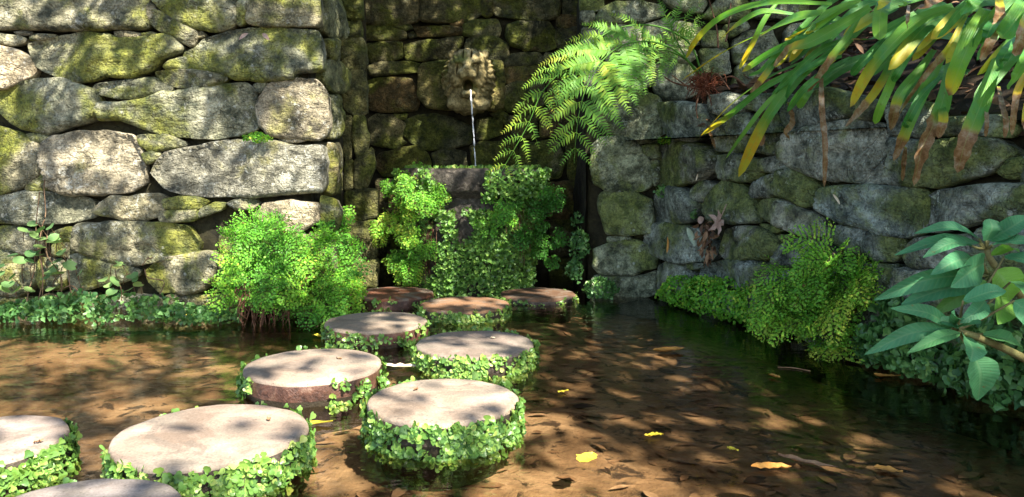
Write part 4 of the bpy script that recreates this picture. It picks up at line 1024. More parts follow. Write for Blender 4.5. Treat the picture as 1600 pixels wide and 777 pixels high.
for u0, v0, u1, v1 in ((68, 345, 60, 470), (62, 300, 66, 470), (75, 360, 95, 470), (55, 390, 40, 480), (100, 400, 118, 475), (70, 282, 66, 352), (180, 420, 190, 470), (150, 470, 60, 465), (226, 420, 250, 460), (222, 415, 240, 402), (90, 455, 130, 448)):
    a, b = at_y(u0, v0, 4.06), at_y(u1, v1, 4.02); vst.tube(spline([a, a + (b - a) * .35 + rs.normal(0, .02, 3), a + (b - a) * .7 + rs.normal(0, .02, 3), b], 12), .003, 4)
vst.build('vine_stems', mat_simple('dry_vine', [(.3, (.10, .055, .03)), (.7, (.26, .17, .10))], 30.0, .8, .2), pw, origin=(-2.6, 4.08, 0))

# ------------------------------------------------------------------ big fern with arching fronds
fern = thing('arching_fern', 'large fern arching from the wall top toward the basin with lacy fronds', 'fern', at_y(1098, 130, 4.45))
def lacy_frond(pts, npin, plen, seed, prof=None, hang=.55, yellow=.0, face=(0, -1, .45), plow=.0145):
    rs = np.random.default_rng(seed); R = spline(pts, 64); L = np.concatenate([[0], np.cumsum(np.linalg.norm(np.diff(R, axis=0), axis=1))]); L /= L[-1]
    mb = MB(); mb.tube(R, np.linspace(.006, .0012, 64), 5, var=.35)
    face = unit(face); Ps, Gs, Ns, Ss, Vs = [], [], [], [], []
    start = .30
    for i in range(npin):
        s = start + (1 - start) * (i / npin) ** .92; q = np.array([np.interp(s, L, R[:, k]) for k in range(3)])
        j = min(62, int(s * 63)); t = unit(R[j + 1] - R[j]); nn = unit(face - np.dot(face, t) * t); sd = np.cross(t, nn)
        w = (i / npin); l0 = plen * (math.sin(min(1, (w * 1.35 + .42)) * math.pi * .62) if prof is None else prof(w)) * (1 - w ** 3 * .85)
        for sg in (-1, 1):
            d = unit(sd * sg * .95 + t * .55 + rs.normal(0, .06, 3)); l = l0 * rs.uniform(.88, 1.1); m = max(6, int(l / plow)); p = q.copy(); pp = [p.copy()]; yv = rs.random()
            for k in range(m):
                d = unit(d + np.array([0, 0, -hang / m]) + rs.normal(0, .02, 3)); p = p + d * l / m; pp.append(p.copy()); f = k / m
                nl = unit(nn - np.dot(nn, d) * d + rs.normal(0, .05, 3)); s2 = np.cross(d, nl)
                ln = l * .22 * (1 - f) ** .65 * min(1, .6 + f * 3) + .005
                for e in (-1, 1):
                    if rs.random() < .05: continue
                    Ps.append(p); Gs.append(unit(s2 * e + d * .45 + rs.normal(0, .10, 3))); Ns.append(nl + np.array([0, 0, .15]) + rs.normal(0, .15, 3)); Ss.append(ln * rs.uniform(.8, 1.1)); Vs.append(np.clip(.35 + .3 * yv + yellow * (.2 + f * .6) + rs.normal(0, .08), 0, 1))
            mb.tube(pp, np.linspace(.0022, .0007, len(pp)), 3, var=.7, cap=False)
    mb.leaves(PINN, np.array(Ps), np.array(Gs), np.array(Ns), np.array(Ss), 1.0, np.array(Vs))
    return mb.build('frond', M['fern'], fern, origin=pts[0])
def px(*a): return [at_y(u, v, y) for u, v, y in a]
lacy_frond(px((1098, 120, 4.42), (1062, 84, 4.33), (1022, 66, 4.25), (975, 70, 4.15), (940, 96, 4.07), (918, 132, 4.02), (906, 172, 4.0), (900, 215, 4.0), (897, 255, 4.02)), 11, .34, 51, hang=.55)
lacy_frond(px((1098, 118, 4.45), (1075, 66, 4.42), (1020, 40, 4.36), (955, 48, 4.28), (900, 92, 4.2), (850, 140, 4.14), (825, 195, 4.12), (795, 248, 4.12), (765, 300, 4.14)), 14, .21, 52, hang=.75, yellow=.45)
0 and lacy_frond(px((1100, 118, 4.45), (1075, 62, 4.45), (1045, 32, 4.42), (1000, 18, 4.38), (955, 22, 4.34), (925, 45, 4.3), (905, 80, 4.3)), 9, .22, 53, hang=.6, yellow=.2)
lacy_frond(px((1098, 122, 4.43), (1070, 92, 4.38), (1035, 78, 4.33), (1005, 88, 4.28), (985, 115, 4.25), (975, 150, 4.25)), 8, .22, 54, hang=.75, yellow=.1)
lacy_frond(px((1090, 118, 4.48), (1060, 70, 4.46), (1050, 40, 4.44), (1070, 28, 4.42), (1100, 36, 4.4)), 6, .20, 55, hang=.35)
0 and lacy_frond(px((1098, 120, 4.40), (1050, 70, 4.28), (985, 55, 4.2), (925, 80, 4.1), (880, 130, 4.04), (855, 175, 4.0)), 11, .28, 56, hang=.7, yellow=.35)
rs = np.random.default_rng(57); mb = MB(); cr = at_y(1098, 132, 4.42)
for _ in range(170):
    b = cr + rs.normal(0, 1, 3) * [.035, .03, .02]; d = unit([rs.normal(0, .6), rs.normal(-.4, .4), rs.uniform(-.6, .9)]); L = rs.uniform(.04, .12)
    mb.tube(spline([b, b + d * L * .5 + [0, 0, .01], b + d * L + [0, 0, -.02]], 5), np.linspace(.004, .001, 5), 3, var=rs.random())
mb.build('rusty_crown', mat_simple('rusty_fibre', [(.35, (.09, .022, .010)), (.55, (.24, .075, .035)), (.75, (.42, .20, .12))], 40.0, .8, .2), fern, origin=cr)
mb = MB()
for a in [((1022, 105, 4.30), (1050, 128, 4.32), (1090, 138, 4.4)), ((1050, 118, 4.3), (1075, 135, 4.33), (1098, 140, 4.4)), ((1090, 185, 4.25), (1088, 165, 4.3), (1095, 140, 4.4)), ((1112, 165, 4.25), (1108, 150, 4.3), (1100, 138, 4.4)), ((1125, 125, 4.3), (1145, 120, 4.25), (1165, 135, 4.2)), ((1140, 140, 4.2), (1120, 115, 4.3), (1108, 128, 4.4)), ((1108, 0, 4.6), (1120, 45, 4.55), (1122, 75, 4.5)), ((1142, 5, 4.6), (1138, 45, 4.55), (1134, 65, 4.5))]:
    mb = MB(); mb.tube(spline(px(*a), 12), np.linspace(.003, .006, 12), 5); mb.build('dead_stalk', M['root'], fern, origin=px(a[0])[0])
# ------------------------------------------------------------------ strap leaved plants on the bank
def _strap():
    k = NT('strap_leaf'); r = k.attr('run'); v = k.attr('var'); w = k.attr('side')
    oi = k.n('ObjectInfo'); oc = k.n('SeparateColor', {0: oi.outputs['Color']})          # r: where yellowing starts, g: where browning starts, b: hue
    jag = k.math('MULTIPLY', k.math('SUBTRACT', k.noise(k.pos(), 22.0, 3.0), .5), .12)
    rr = k.math('ADD', r, jag)
    green = k.mix(oc.outputs[2], (.05, .21, .04), (.24, .48, .05))
    green = k.mix(k.step(k.noise(k.pos(), 12.0, 3.0), .45, .7), green, (.11, .34, .08))
    yel = k.mix(k.step(k.noise(k.pos(), 18.0, 3.0), .4, .65), (.66, .58, .05), (.72, .46, .035))
    yf = k.math('SUBTRACT', rr, oc.outputs[0]); bf = k.math('SUBTRACT', rr, oc.outputs[1])
    c = k.mix(k.step(yf, -.10, .16), green, yel)
    brown = k.ramp(k.noise(k.pos(), 26.0, 5.0, .7), [(.35, (.17, .075, .025)), (.5, (.33, .18, .085)), (.68, (.50, .39, .29))])
    c = k.mix(k.step(bf, -.03, .04), c, brown)
    c = k.mix(k.math('MULTIPLY', k.math('SUBTRACT', 1.0, k.step(k.math('ABSOLUTE', w), .0, .05)), .35), c, (.35, .45, .15))
    c = k.mix(k.math('MULTIPLY', k.step(k.noise(k.pos(), 75.0, 3.0, .7), .66, .72), .6), c, (.12, .06, .02))
    ln = k.math('SINE', k.math('MULTIPLY', w, 60.0))
    b = k.bump(ln, .25, .003); b = k.bump(k.noise(k.pos(), 30.0, 4.0), .25, .012, b)
    a = k.bsdf(c, .42, b, .45); t = k.n('BsdfTranslucent', {'Color': k.mix(1.0, c, (1.15, 1.2, .6), 'MULTIPLY')}).outputs[0]
    return k.out(k.n('MixShader', {0: .45, 1: a, 2: t}).outputs[0])
M['strap'] = _strap()
def strap(parent, pts, width, rs, yel=1.2, brn=1.3, hue=.5, tipw=.12, fold=.28, face=None):
    n = 22; R = spline(pts, n); T = np.gradient(R, axis=0); T /= np.linalg.norm(T, axis=1)[:, None]
    face = unit(np.array(face if face is not None else (-.25, -1.0, .45)) + rs.normal(0, .2, 3)); tw = np.linspace(0, rs.normal(0, .5), n)
    s = np.linspace(0, 1, n); wd = width * (.55 + .45 * np.minimum(1, s * 3)) * np.sqrt(np.clip(1 - ((s - .78) / .225).clip(0, 1) ** 2.2, 0, 1)); wd[-1] = width * .03
    if brn < .9: wd *= np.where(s > brn, 1 - .25 * (s - brn) / (1 - brn) + .1 * np.sin(s * 40), 1)
    V, ru, si = [], [], []
    for i in range(n):
        nn = unit(face - np.dot(face, T[i]) * T[i]); X = np.cross(T[i], nn); c_, s_ = math.cos(tw[i]), math.sin(tw[i]); X, nn = X * c_ + nn * s_, nn * c_ - X * s_
        cr = .0 if s[i] < brn else rs.normal(0, .08)
        for x in (-1, -.55, 0, .55, 1):
            V.append(R[i] + X * wd[i] * .5 * x + nn * wd[i] * (fold * (abs(x) - .5) * .5 + cr * x)); ru.append(s[i]); si.append(x * .5)
    mb = MB(); mb.grid(np.array(V), n, 5, run=np.array(ru), side=np.array(si), var=rs.random())
    return mb.build('strap_leaf', M['strap'], parent, origin=pts[0], color=(yel, brn, hue))
# (points in the photograph, width, yellow from, brown from, hue); the leaf hangs from the bank over the wall
STRAPS = {
 0: [([(1300, 6), (1200, 4), (1130, 25), (1090, 60), (1071, 93)], 9, .55, 1.3, .6), ([(1240, 22), (1190, 18), (1150, 40), (1124, 63)], 10, .55, 1.3, .6),
     ([(1340, 10), (1270, 25), (1200, 48), (1130, 82), (1062, 128)], 9, .55, 1.3, .5), ([(1218, 0), (1195, 30), (1175, 70), (1155, 108)], 9, .5, 1.3, .6),
     ([(1300, 18), (1250, 25), (1215, 40), (1188, 56)], 17, .8, 1.3, .7), ([(1345, 0), (1305, 15), (1278, 32), (1252, 50), (1226, 64)], 14, .55, .94, .6),
     ([(1360, 12), (1310, 42), (1265, 66), (1235, 76), (1208, 104)], 22, .50, .76, .5), ([(1340, 2), (1300, 22), (1275, 42), (1262, 54)], 17, .6, .97, .8),
     ([(1345, 22), (1322, 60), (1302, 86), (1280, 118), (1262, 144)], 13, .40, .52, .6), ([(1310, 72), (1260, 95), (1200, 122), (1140, 165), (1090, 219)], 9, .60, .86, .4),
     ([(1315, 88), (1255, 108), (1195, 136), (1140, 180), (1095, 212)], 10, .7, 1.3, .2), ([(1305, 78), (1250, 120), (1210, 168), (1182, 215), (1154, 277)], 19, .55, 1.3, .4),
     ([(1255, 112), (1200, 160), (1160, 212), (1134, 248)], 9, .9, 1.3, .7), ([(1275, 125), (1260, 148), (1247, 169)], 15, 1.2, 1.3, .8),
     ([(1283, 108), (1284, 170), (1289, 225), (1288, 293)], 12, 0., .02, .5), ([(1325, 60), (1280, 80), (1235, 120), (1205, 150)], 12, 1.2, 1.3, .1),
     ([(1300, 45), (1250, 62), (1200, 85), (1160, 112)], 12, .8, 1.3, .15), ([(1330, 90), (1290, 112), (1255, 140), (1230, 175)], 12, 1.2, 1.3, .1),
     ([(1250, 68), (1215, 85), (1190, 110), (1170, 118)], 10, 1.2, 1.3, .2), ([(1225, 80), (1208, 100), (1190, 125), (1172, 145)], 12, .4, .7, .3), ([(1320, 75), (1275, 98), (1240, 125), (1225, 165)], 11, 1.2, 1.3, .0),
     ([(1232, 160), (1238, 190), (1228, 206), (1234, 218)], 13, 0., .02, .5), ([(1105, 200), (1112, 215), (1117, 232)], 9, 0., .02, .5)],
 1: [([(1490, 10), (1435, 32), (1392, 70), (1357, 115), (1328, 168)], 27, .60, .98, .5), ([(1395, 88), (1382, 120), (1365, 148), (1345, 172), (1320, 199)], 17, .25, .62, .5),
     ([(1402, 95), (1392, 130), (1377, 165), (1367, 194)], 15, .95, 1.3, .8), ([(1388, -6), (1376, 20), (1374, 63)], 25, 1.2, 1.3, .7), ([(1400, -10), (1378, 6), (1358, 21)], 15, .3, .75, .6),
     ([(1460, 78), (1435, 112), (1408, 145), (1398, 172), (1392, 204)], 18, .50, .68, .4), ([(1512, 18), (1482, 75), (1452, 110), (1415, 160), (1394, 207)], 13, .05, .3, .5),
     ([(1540, 15), (1520, 55), (1500, 100), (1482, 149)], 36, .70, .95, .8), ([(1475, 85), (1450, 130), (1422, 190), (1396, 252)], 19, .66, .80, .5),
     ([(1485, 95), (1476, 150), (1462, 190), (1442, 232), (1428, 291)], 30, .38, .48, .4), ([(1470, 160), (1474, 188), (1466, 216)], 16, .3, .55, .4),
     ([(1432, -8), (1415, 4), (1408, 11)], 13, .8, 1.3, .8), ([(1480, -6), (1450, 6), (1428, 15)], 17, 0., .02, .5), ([(1420, 8), (1418, 28), (1418, 46)], 8, 0., .02, .5),
     ([(1470, 120), (1440, 150), (1420, 185), (1410, 205)], 14, 1.2, 1.3, .0), ([(1400, 40), (1370, 75), (1345, 100), (1330, 118)], 15, 1.2, 1.3, .0), ([(1440, 60), (1420, 85), (1405, 110), (1395, 128)], 15, 1.2, 1.3, .05),
     ([(1415, 230), (1412, 255), (1410, 283)], 10, 0., .02, .5), ([(1430, 20), (1395, 40), (1360, 60), (1330, 62)], 14, .7, .75, .2)],
 2: [([(1560, 85), (1540, 145), (1522, 190), (1507, 228), (1496, 270)], 30, .48, .58, .5), ([(1560, -8), (1562, 28), (1548, 62), (1533, 96)], 21, 0., .15, .5), ([(1612, -15), (1592, 24), (1564, 60)], 36, .9, 1.3, .6),
     ([(1625, 0), (1604, 38), (1586, 88)], 27, .35, .55, .5), ([(1612, 66), (1594, 108), (1574, 140)], 20, .95, 1.3, .7), ([(1612, 98), (1593, 135), (1586, 165), (1581, 212)], 13, .1, .45, .5),
     ([(1560, 135), (1566, 165), (1572, 190), (1570, 216)], 11, 0., .02, .5), ([(1540, 160), (1542, 190), (1540, 214)], 8, 0., .02, .5), ([(1620, 130), (1606, 165), (1602, 205)], 14, .3, .8, .6), ([(1540, -12), (1520, 5), (1500, 22)], 20, 1.2, 1.3, .3), ([(1570, 20), (1550, 40), (1540, 60)], 24, 1.2, 1.3, .0),
     ([(1590, 60), (1570, 85), (1560, 110)], 22, 1.2, 1.3, .0), ([(1640, -20), (1630, 60), (1615, 120)], 30, .6, .85, .5)],
}
SL = ['strap leaved plant at the left of the bank with long narrow arching leaves', 'strap leaved plant in the middle of the bank with broad yellow tipped leaves', 'strap leaved plant at the upper right corner with broad browning leaves']
for key, leaves in STRAPS.items():
    rs = np.random.default_rng(60 + key); u0, v0 = leaves[0][0][0]; yb = wall_y([1330, 1470, 1600][key]) + .1
    th = thing('strap_leaf_plant', SL[key], 'strap leaf plant', at_y(u0, v0, yb) , 'strap leaved plants on the bank')
    for pts, w, ye, br, hue in leaves:
        m = len(pts); P = []
        yt = wall_y(min(1610, pts[-1][0])) - rs.uniform(.12, .22); y0 = min(wall_y(min(1610, pts[0][0])) + rs.uniform(-.05, .1), yt + .35)
        for i, (u, v) in enumerate(pts):
            f = i / (m - 1); y = y0 + (yt - y0) * f - .10 * math.sin(f * math.pi); P.append(at_y(u, v, min(y, wall_y(min(1610, u)) - (.08 if v > 140 else -.2))))
        strap(th, P, .84 * w * yt / FPX, rs, min(1.2, ye + .10) if ye > .3 else ye, br, hue)
    # more leaves behind, rising from the crown into the dark of the bank
    for _ in range(9):
        u1, v1 = [(1290, 60), (1440, 70), (1570, 70)][key]; u1 += rs.normal(0, 45); v1 += rs.normal(0, 28); yy = wall_y(min(u1, 1610)) + rs.uniform(.0, .22)
        b = at_y(u1 + rs.uniform(20, 110), v1 - rs.uniform(10, 60), yy + .12); e = at_y(u1 - rs.uniform(20, 80), v1 + rs.uniform(20, 60), yy - .05); mid = (b + e) / 2 + UP * rs.uniform(.03, .10)
        strap(th, [b, mid, e], rs.uniform(.035, .06), rs, rs.choice([1.2, 1.2, .75]), 1.3, rs.uniform(0, .3))

# ------------------------------------------------------------------ broad leaved shrub at the right edge
M['shrub'] = mat_leaf('shrub_leaf', [(0, (.045, .18, .09)), (.5, (.085, .29, .125)), (1, (.22, .46, .05))], .30, .5, .28, vein=True)
sh = thing('broad_leaved_shrub', 'shrub with large veined oval leaves leaning in at the right edge', 'shrub', (1.75, 2.35, .1))
BL = [((1530, 373), (1429, 365), 19, .35), ((1530, 380), (1398, 399), 20, .4), ((1518, 384), (1442, 403), 21, .45), ((1541, 376), (1546, 342), 36, .4), ((1545, 376), (1608, 338), 25, .4), ((1550, 383), (1610, 378), 20, .4), ((1548, 400), (1592, 394), 14, .9),
      ((1537, 412), (1485, 449), 40, .4), ((1522, 405), (1454, 430), 24, .3), ((1512, 430), (1366, 469), 26, .35), ((1532, 447), (1408, 476), 32, .35), ((1548, 445), (1455, 493), 27, .75), ((1556, 422), (1576, 472), 46, .95), ((1562, 456), (1559, 507), 42, .9),
      ((1488, 512), (1392, 482), 20, .35), ((1484, 518), (1351, 554), 24, .4), ((1490, 518), (1430, 542), 20, .35), ((1500, 520), (1418, 552), 18, .6), ((1508, 524), (1517, 566), 36, .45), ((1492, 512), (1532, 506), 18, .4), ((1535, 522), (1602, 550), 28, .6), ((1523, 556), (1528, 626), 46, .55), ((1490, 512), (1486, 488), 16, .35), ((1505, 470), (1572, 455), 24, .3),
      ((1580, 440), (1612, 470), 30, .6), ((1570, 400), (1615, 415), 22, .4), ((1500, 515), (1455, 500), 16, .4), ((1540, 470), (1500, 505), 24, .25), ((1585, 470), (1620, 520), 34, .5)]
rs = np.random.default_rng(71)
def broad_leaf(p, e, w, hue, face):
    n, m = 15, 7; d = e - p; L = np.linalg.norm(d); mid = (p + e) / 2 + UP * L * rs.uniform(.05, .14) + np.array([0, -.02, 0]); R = spline([p, mid, e], n); T = np.gradient(R, axis=0); T /= np.linalg.norm(T, axis=1)[:, None]
    s = np.linspace(0, 1, n); wd = w * np.sin(np.clip(s * 1.0, 0, 1) ** .85 * math.pi) ** .8 * (1 - .15 * s) + .002
    face = unit(np.array(face) + rs.normal(0, .22, 3)); V, ru, si = [], [], []
    for i in range(n):
        nn = unit(face - np.dot(face, T[i]) * T[i]); X = np.cross(T[i], nn)
        for x in np.linspace(-1, 1, m):
            V.append(R[i] + X * wd[i] * .5 * x + nn * (abs(x) ** 1.3 * wd[i] * .16 - .02 * wd[i] + (.03 * wd[i] * math.sin(i * 1.9 + 3 * (x > 0)) * abs(x) ** 3))); ru.append(s[i]); si.append(x * .5)
    mb = MB(); mb.grid(np.array(V), n, m, run=np.array(ru), side=np.array(si), var=hue)
    mb.build('broad_leaf', M['shrub'], sh, origin=p)
STEM = {0: (1540, 388, 2.18), 1: (1545, 430, 2.16), 2: (1496, 516, 2.05)}
st = MB()
for i, (a, b, w, hue) in enumerate(BL):
    y0 = 2.17 if i < 14 else 2.08; p = at_y(*a, y0 + rs.normal(0, .015)); e = at_y(*b, y0 - rs.uniform(-.03, .14)); drop = b[1] - a[1]
    broad_leaf(p, e, w * y0 / FPX * 1.25, hue, (-.1, -.75, .75) if drop < 35 else (.0, -1, .25))
    c = at_y(*(STEM[0][:2] if i < 7 else STEM[1][:2] if i < 14 else STEM[2][:2]), y0 + .02); st.tube(spline([c, (c + p) / 2 + [0, 0, -.004], p], 6), np.linspace(.005, .003, 6), 5)
for pts in ([(1540, 386, 2.19), (1552, 412, 2.18), (1590, 455, 2.2), (1640, 520, 2.25), (1690, 600, 2.3)], [(1494, 516, 2.08), (1530, 528, 2.1), (1600, 560, 2.18), (1660, 600, 2.26)]):
    st.tube(spline(px(*pts), 20), np.linspace(.008, .014, 20), 7)
st.build('stems', mat_simple('green_stem', [(.3, (.14, .10, .04)), (.6, (.20, .19, .07)), (.8, (.28, .26, .10))], 20.0, .6, .2), sh, origin=(1.75, 2.35, .1))

# ------------------------------------------------------------------ fallen leaves
def _litter():
    k = NT('fallen_leaf'); v = k.attr('var')
    col = k.ramp(v, [(0, (.025, .014, .009)), (.3, (.10, .05, .025)), (.6, (.24, .135, .07)), (.85, (.36, .225, .13)), (1, (.44, .21, .075))])
    col = k.mix(1.0, col, k.ramp(k.noise(k.pos(), 40.0, 4.0), [(.3, .65), (.7, 1.2)]), 'MULTIPLY')
    return k.out(k.bsdf(col, .7, k.bump(k.noise(k.pos(), 60.0, 3.0), .4, .006), .3))
M['litter'] = _litter()
FLATL = (LITTER[0] * [1, 1, .3], LITTER[1])
rs = np.random.default_rng(81); mb = MB(); n = 2600
X = rs.uniform(-3.2, 2.3, n); Y = 1.25 + 4.0 * rs.random(n) ** 1.3; dn = fbm(np.stack([X * 1.6, Y * 1.6, X * 0], -1), 5, 3); ok = dn + .55 * (X > -.4) - .15 > rs.uniform(-.35, .3, n); X, Y = X[ok], Y[ok]
P = np.stack([X, Y, bed_z(X, Y) + rs.uniform(-.004, .008, len(X))], -1); an = rs.normal(.3, .9, len(X)) + (rs.random(len(X)) < .4) * math.pi
G = np.stack([np.cos(an), np.sin(an), rs.normal(.02, .05, len(X))], -1)
mb.leaves(FLATL, P, G, rs.normal(0, .10, P.shape) + UP, rs.uniform(.04, .11, len(X)), rs.uniform(.5, 1.3, len(X)), np.clip(np.where(rs.random(len(X)) < .13, rs.uniform(0, .2, len(X)), rs.normal(.68, .13, len(X))), 0, 1))
tag(mb.build('leaf_litter', M['litter']), 'brown sunken leaves littering the pool bed', 'leaf litter', kind='stuff')
def flat_mat(name, c1, c2): return mat_simple(name, [(.35, c1), (.65, c2)], 25.0, .5, .3, .4, .008)
FM = {'yellow': flat_mat('yellow_leaf', (.62, .46, .03), (.78, .66, .06)), 'orange': flat_mat('orange_leaf', (.42, .17, .03), (.58, .30, .07)), 'brown': flat_mat('brown_leaf', (.20, .10, .05), (.36, .21, .11)), 'pale': flat_mat('pale_leaf', (.55, .42, .28), (.72, .62, .46)), 'pink': flat_mat('pinkish_leaf', (.28, .17, .13), (.44, .31, .25)), 'green': flat_mat('pale_green_leaf', (.22, .30, .20), (.42, .46, .34))}
def fallen(u, v, L, W, ang, mat, label, z=.006, curl=1.0, ragged=False):
    p = at_z(u, v, z); rs = np.random.default_rng(int(u * 7 + v)); n, m = 11, 5; s = np.linspace(0, 1, n); wd = W * np.sin(s ** .9 * math.pi) ** .7 + .001
    if ragged: wd *= 1 + .18 * np.sin(s * 17)
    a = math.radians(ang); g = np.array([math.cos(a), math.sin(a), 0]); x = np.array([-math.sin(a), math.cos(a), 0]); V = []
    for i in range(n):
        for t in np.linspace(-1, 1, m): V.append(p + g * L * (s[i] - .5) + x * wd[i] * .5 * t + UP * (curl * (.18 * abs(t) ** 1.5 * wd[i] + .05 * L * (s[i] - .5) ** 2 * 4) + .002 * rs.normal()))
    mb = MB(); mb.grid(np.array(V), n, m); o = mb.build('fallen_leaf', FM[mat], origin=p); mb.q[0] = mb.q[0]
    return tag(o, label, 'leaf', 'fallen leaves on the water')
fallen(917, 716, .085, .055, 60, 'yellow', 'bright yellow leaf floating right of the central stepping stones', ragged=True, curl=.5)
fallen(1022, 680, .06, .022, 10, 'yellow', 'small narrow yellow leaf floating farther right of the broad yellow leaf', curl=.6)
fallen(1045, 549, .15, .055, 15, 'orange', 'curled orange brown leaf floating in the dark middle of the pool', curl=1.3)
fallen(502, 526, .10, .035, -20, 'yellow', 'yellow orange leaf floating left of the half shaded stepping stone')
fallen(632, 573, .20, .035, 0, 'pale', 'long pale leaf floating between two pale stepping stones', z=.012)
fallen(292, 494, .09, .03, 5, 'yellow', 'yellow leaf floating beside the left edge of the bushy fern')
fallen(240, 490, .08, .025, 0, 'orange', 'orange leaf floating at the edge of the left ground cover')
fallen(1210, 588, .06, .025, -60, 'orange', 'small orange leaf floating just below the bright right fern')
fallen(1386, 588, .10, .025, -8, 'orange', 'slender orange leaf floating below the broad leaved shrub')
fallen(1205, 731, .11, .04, 0, 'orange', 'orange brown leaf floating at lower right', z=.004)
fallen(1262, 724, .16, .03, -35, 'brown', 'long brown leaf floating at lower right beside the orange brown one', z=.004)
fallen(1388, 735, .07, .03, -30, 'orange', 'small orange leaf floating lowest toward the right corner', z=.004)
fallen(1408, 576, .04, .02, 20, 'orange', 'tiny orange leaf against the waterline plants under the shrub')
fallen(880, 612, .05, .016, 35, 'yellow', 'tiny yellow sliver of leaf right of the greyish stepping stone')
fallen(490, 662, .12, .03, 10, 'yellow', 'narrow yellow leaf floating right of the largest stepping stone')
fallen(1145, 702, .035, .015, -40, 'yellow', 'tiny yellow leaf tip floating between the yellow and orange leaves')
for u, v, z, mt, lab in ((420, 655, .104, 'brown', 'tiny brown leaf scrap on the large lower left stepping stone'), (650, 608, .109, 'brown', 'tiny brown leaf scrap on the stone with the thickest collar'), (770, 528, .089, 'pale', 'pale leaf scrap on the greyish stepping stone'), (530, 560, .094, 'brown', 'tiny brown leaf scrap on the reddish sided pale stone'), (60, 690, .099, 'brown', 'tiny brown leaf scrap on the stone at the left edge')):
    fallen(u, v, .024, .011, u * 3.7, mt, lab, z=z, curl=.8)
# leaves caught on the shaded wall
def caught(u, v, L, W, ang, mat, label, h=.10, star=False):
    p = P_RIGHT.pix(u, v, h); ex, ez, n = P_RIGHT.ex, UP, P_RIGHT.n; a = math.radians(ang); g = ex * math.cos(a) + ez * math.sin(a); x = np.cross(n, g); mb = MB()
    if star:
        V = [p]; k = 20
        for i in range(k):
            t = i / k * PI2; r = L * (.5 if i % 4 == 0 else .33 if i % 4 in (1, 3) else .19); V.append(p + g * r * math.cos(t) + x * r * math.sin(t) + n * .02 * (i % 4 == 0))
        mb.add(V, [[0, 1 + i, 1 + (i + 1) % k] for i in range(k)]); st_ = p - g * L * .4; mb.tube(spline([p, p + (ex * .6 + ez * .5) * L * .4 + n * .01, p + (ex * .8 + ez * .9) * L * .75 + n * .02], 6), .003, 4)
    else:
        nn, m = 9, 5; s = np.linspace(0, 1, nn); wd = W * np.sin(s ** .9 * math.pi) ** .7 + .001; V = []
        for i in range(nn):
            for t in np.linspace(-1, 1, m): V.append(p + g * L * (s[i] - .5) + x * wd[i] * .5 * t + n * (.2 * abs(t) ** 1.5 * wd[i] + .1 * L * (s[i] - .5) ** 2 * 4))
        mb.grid(np.array(V), nn, m)
    return tag(mb.build('dead_leaf', FM[mat], origin=p), label, 'leaf', 'dead leaves caught on the shaded wall')
caught(1146, 347, .15, .1, 75, 'pink', 'pinkish brown star shaped leaf caught on the shaded wall', star=True)
caught(1106, 369, .13, .05, -50, 'green', 'pale green and tan leaf stuck below the star shaped leaf')
caught(1067, 382, .10, .022, 88, 'orange', 'orange leaf stuck upright on a mossy stone of the shaded wall')
caught(1120, 343, .06, .04, 20, 'pink', 'crumpled pinkish leaf left of the star shaped leaf')
caught(1336, 311, .06, .012, -45, 'pale', 'thin whitish leaf sliver on a long stone of the shaded wall')
caught(1218, 220, .06, .05, 60, 'brown', 'crumpled brown leaf in a joint near the top of the shaded wall')
caught(1113, 277, .04, .012, 70, 'pale', 'small pale leaf fragment high on the mossy wall stone')
rs = np.random.default_rng(85); mb = MB()
for _ in range(70):
    p = P_RIGHT.pix(1122 + rs.normal(0, 5), rs.uniform(345, 405), .05 + rs.uniform(0, .05)); mb.leaves(LITTER, p, rs.normal(0, .5, 3) - UP * .8, P_RIGHT.n + rs.normal(0, .5, 3), rs.uniform(.03, .07), None, np.array([rs.uniform(.1, .7)]))
tag(mb.build('leaf_debris', M['litter'], origin=P_RIGHT.pix(1122, 405)), 'clump of crumbled dead leaves in a vertical joint of the shaded wall', 'leaf debris', kind='stuff')
# dead leaves strewn over the bank
k_ = rs.integers(0, nb * mbk, 2600)
bx = bank_xy.reshape(-1, 3).copy(); bx[:, 2] = zz.reshape(-1); P = bx[k_] + rs.normal(0, .03, (2600, 3)) * [1, 1, .3] + [0, 0, .01]; mb = MB()
mb.leaves(LITTER, P, rs.normal(0, 1, P.shape) * [1, 1, .3], rs.normal(0, .5, P.shape) + UP + P_RIGHT.n * .4, rs.uniform(.05, .12, len(P)), None, np.clip(rs.normal(.2, .16, len(P)), 0, .6))
tag(mb.build('bank_litter', M['litter'], origin=(1.8, 3.6, 1.1)), 'dark dead leaves strewn over the earth bank behind the strap leaves', 'leaf litter', kind='stuff')
# twigs at the right fern
mb = MB(); mb.tube(spline([at_z(1215, 574, .003), at_z(1240, 575, .004), at_z(1266, 580, .003)], 8), .002, 5)
tag(mb.build('twig', FM['brown'], origin=at_z(1240, 574, 0)), 'pale twig lying on the water below the bright right fern', 'twig')
# two dry leaves on the sunlit wall
for u, v, lab in ((388, 52, 'left of two dry leaf slivers on a ledge of the sunlit wall'), (410, 52, 'right of two dry leaf slivers on a ledge of the sunlit wall')):
    p = at_y(u, v, 4.10); mb = MB(); mb.leaves(LITTER, p, (-.6 if u < 400 else .5, -.2, -.5), (0, -1, .5), .06, 1.0, np.array([.5])); tag(mb.build('dead_leaf', FM['pink'], origin=p), lab, 'leaf', 'dry leaves on the sunlit wall')

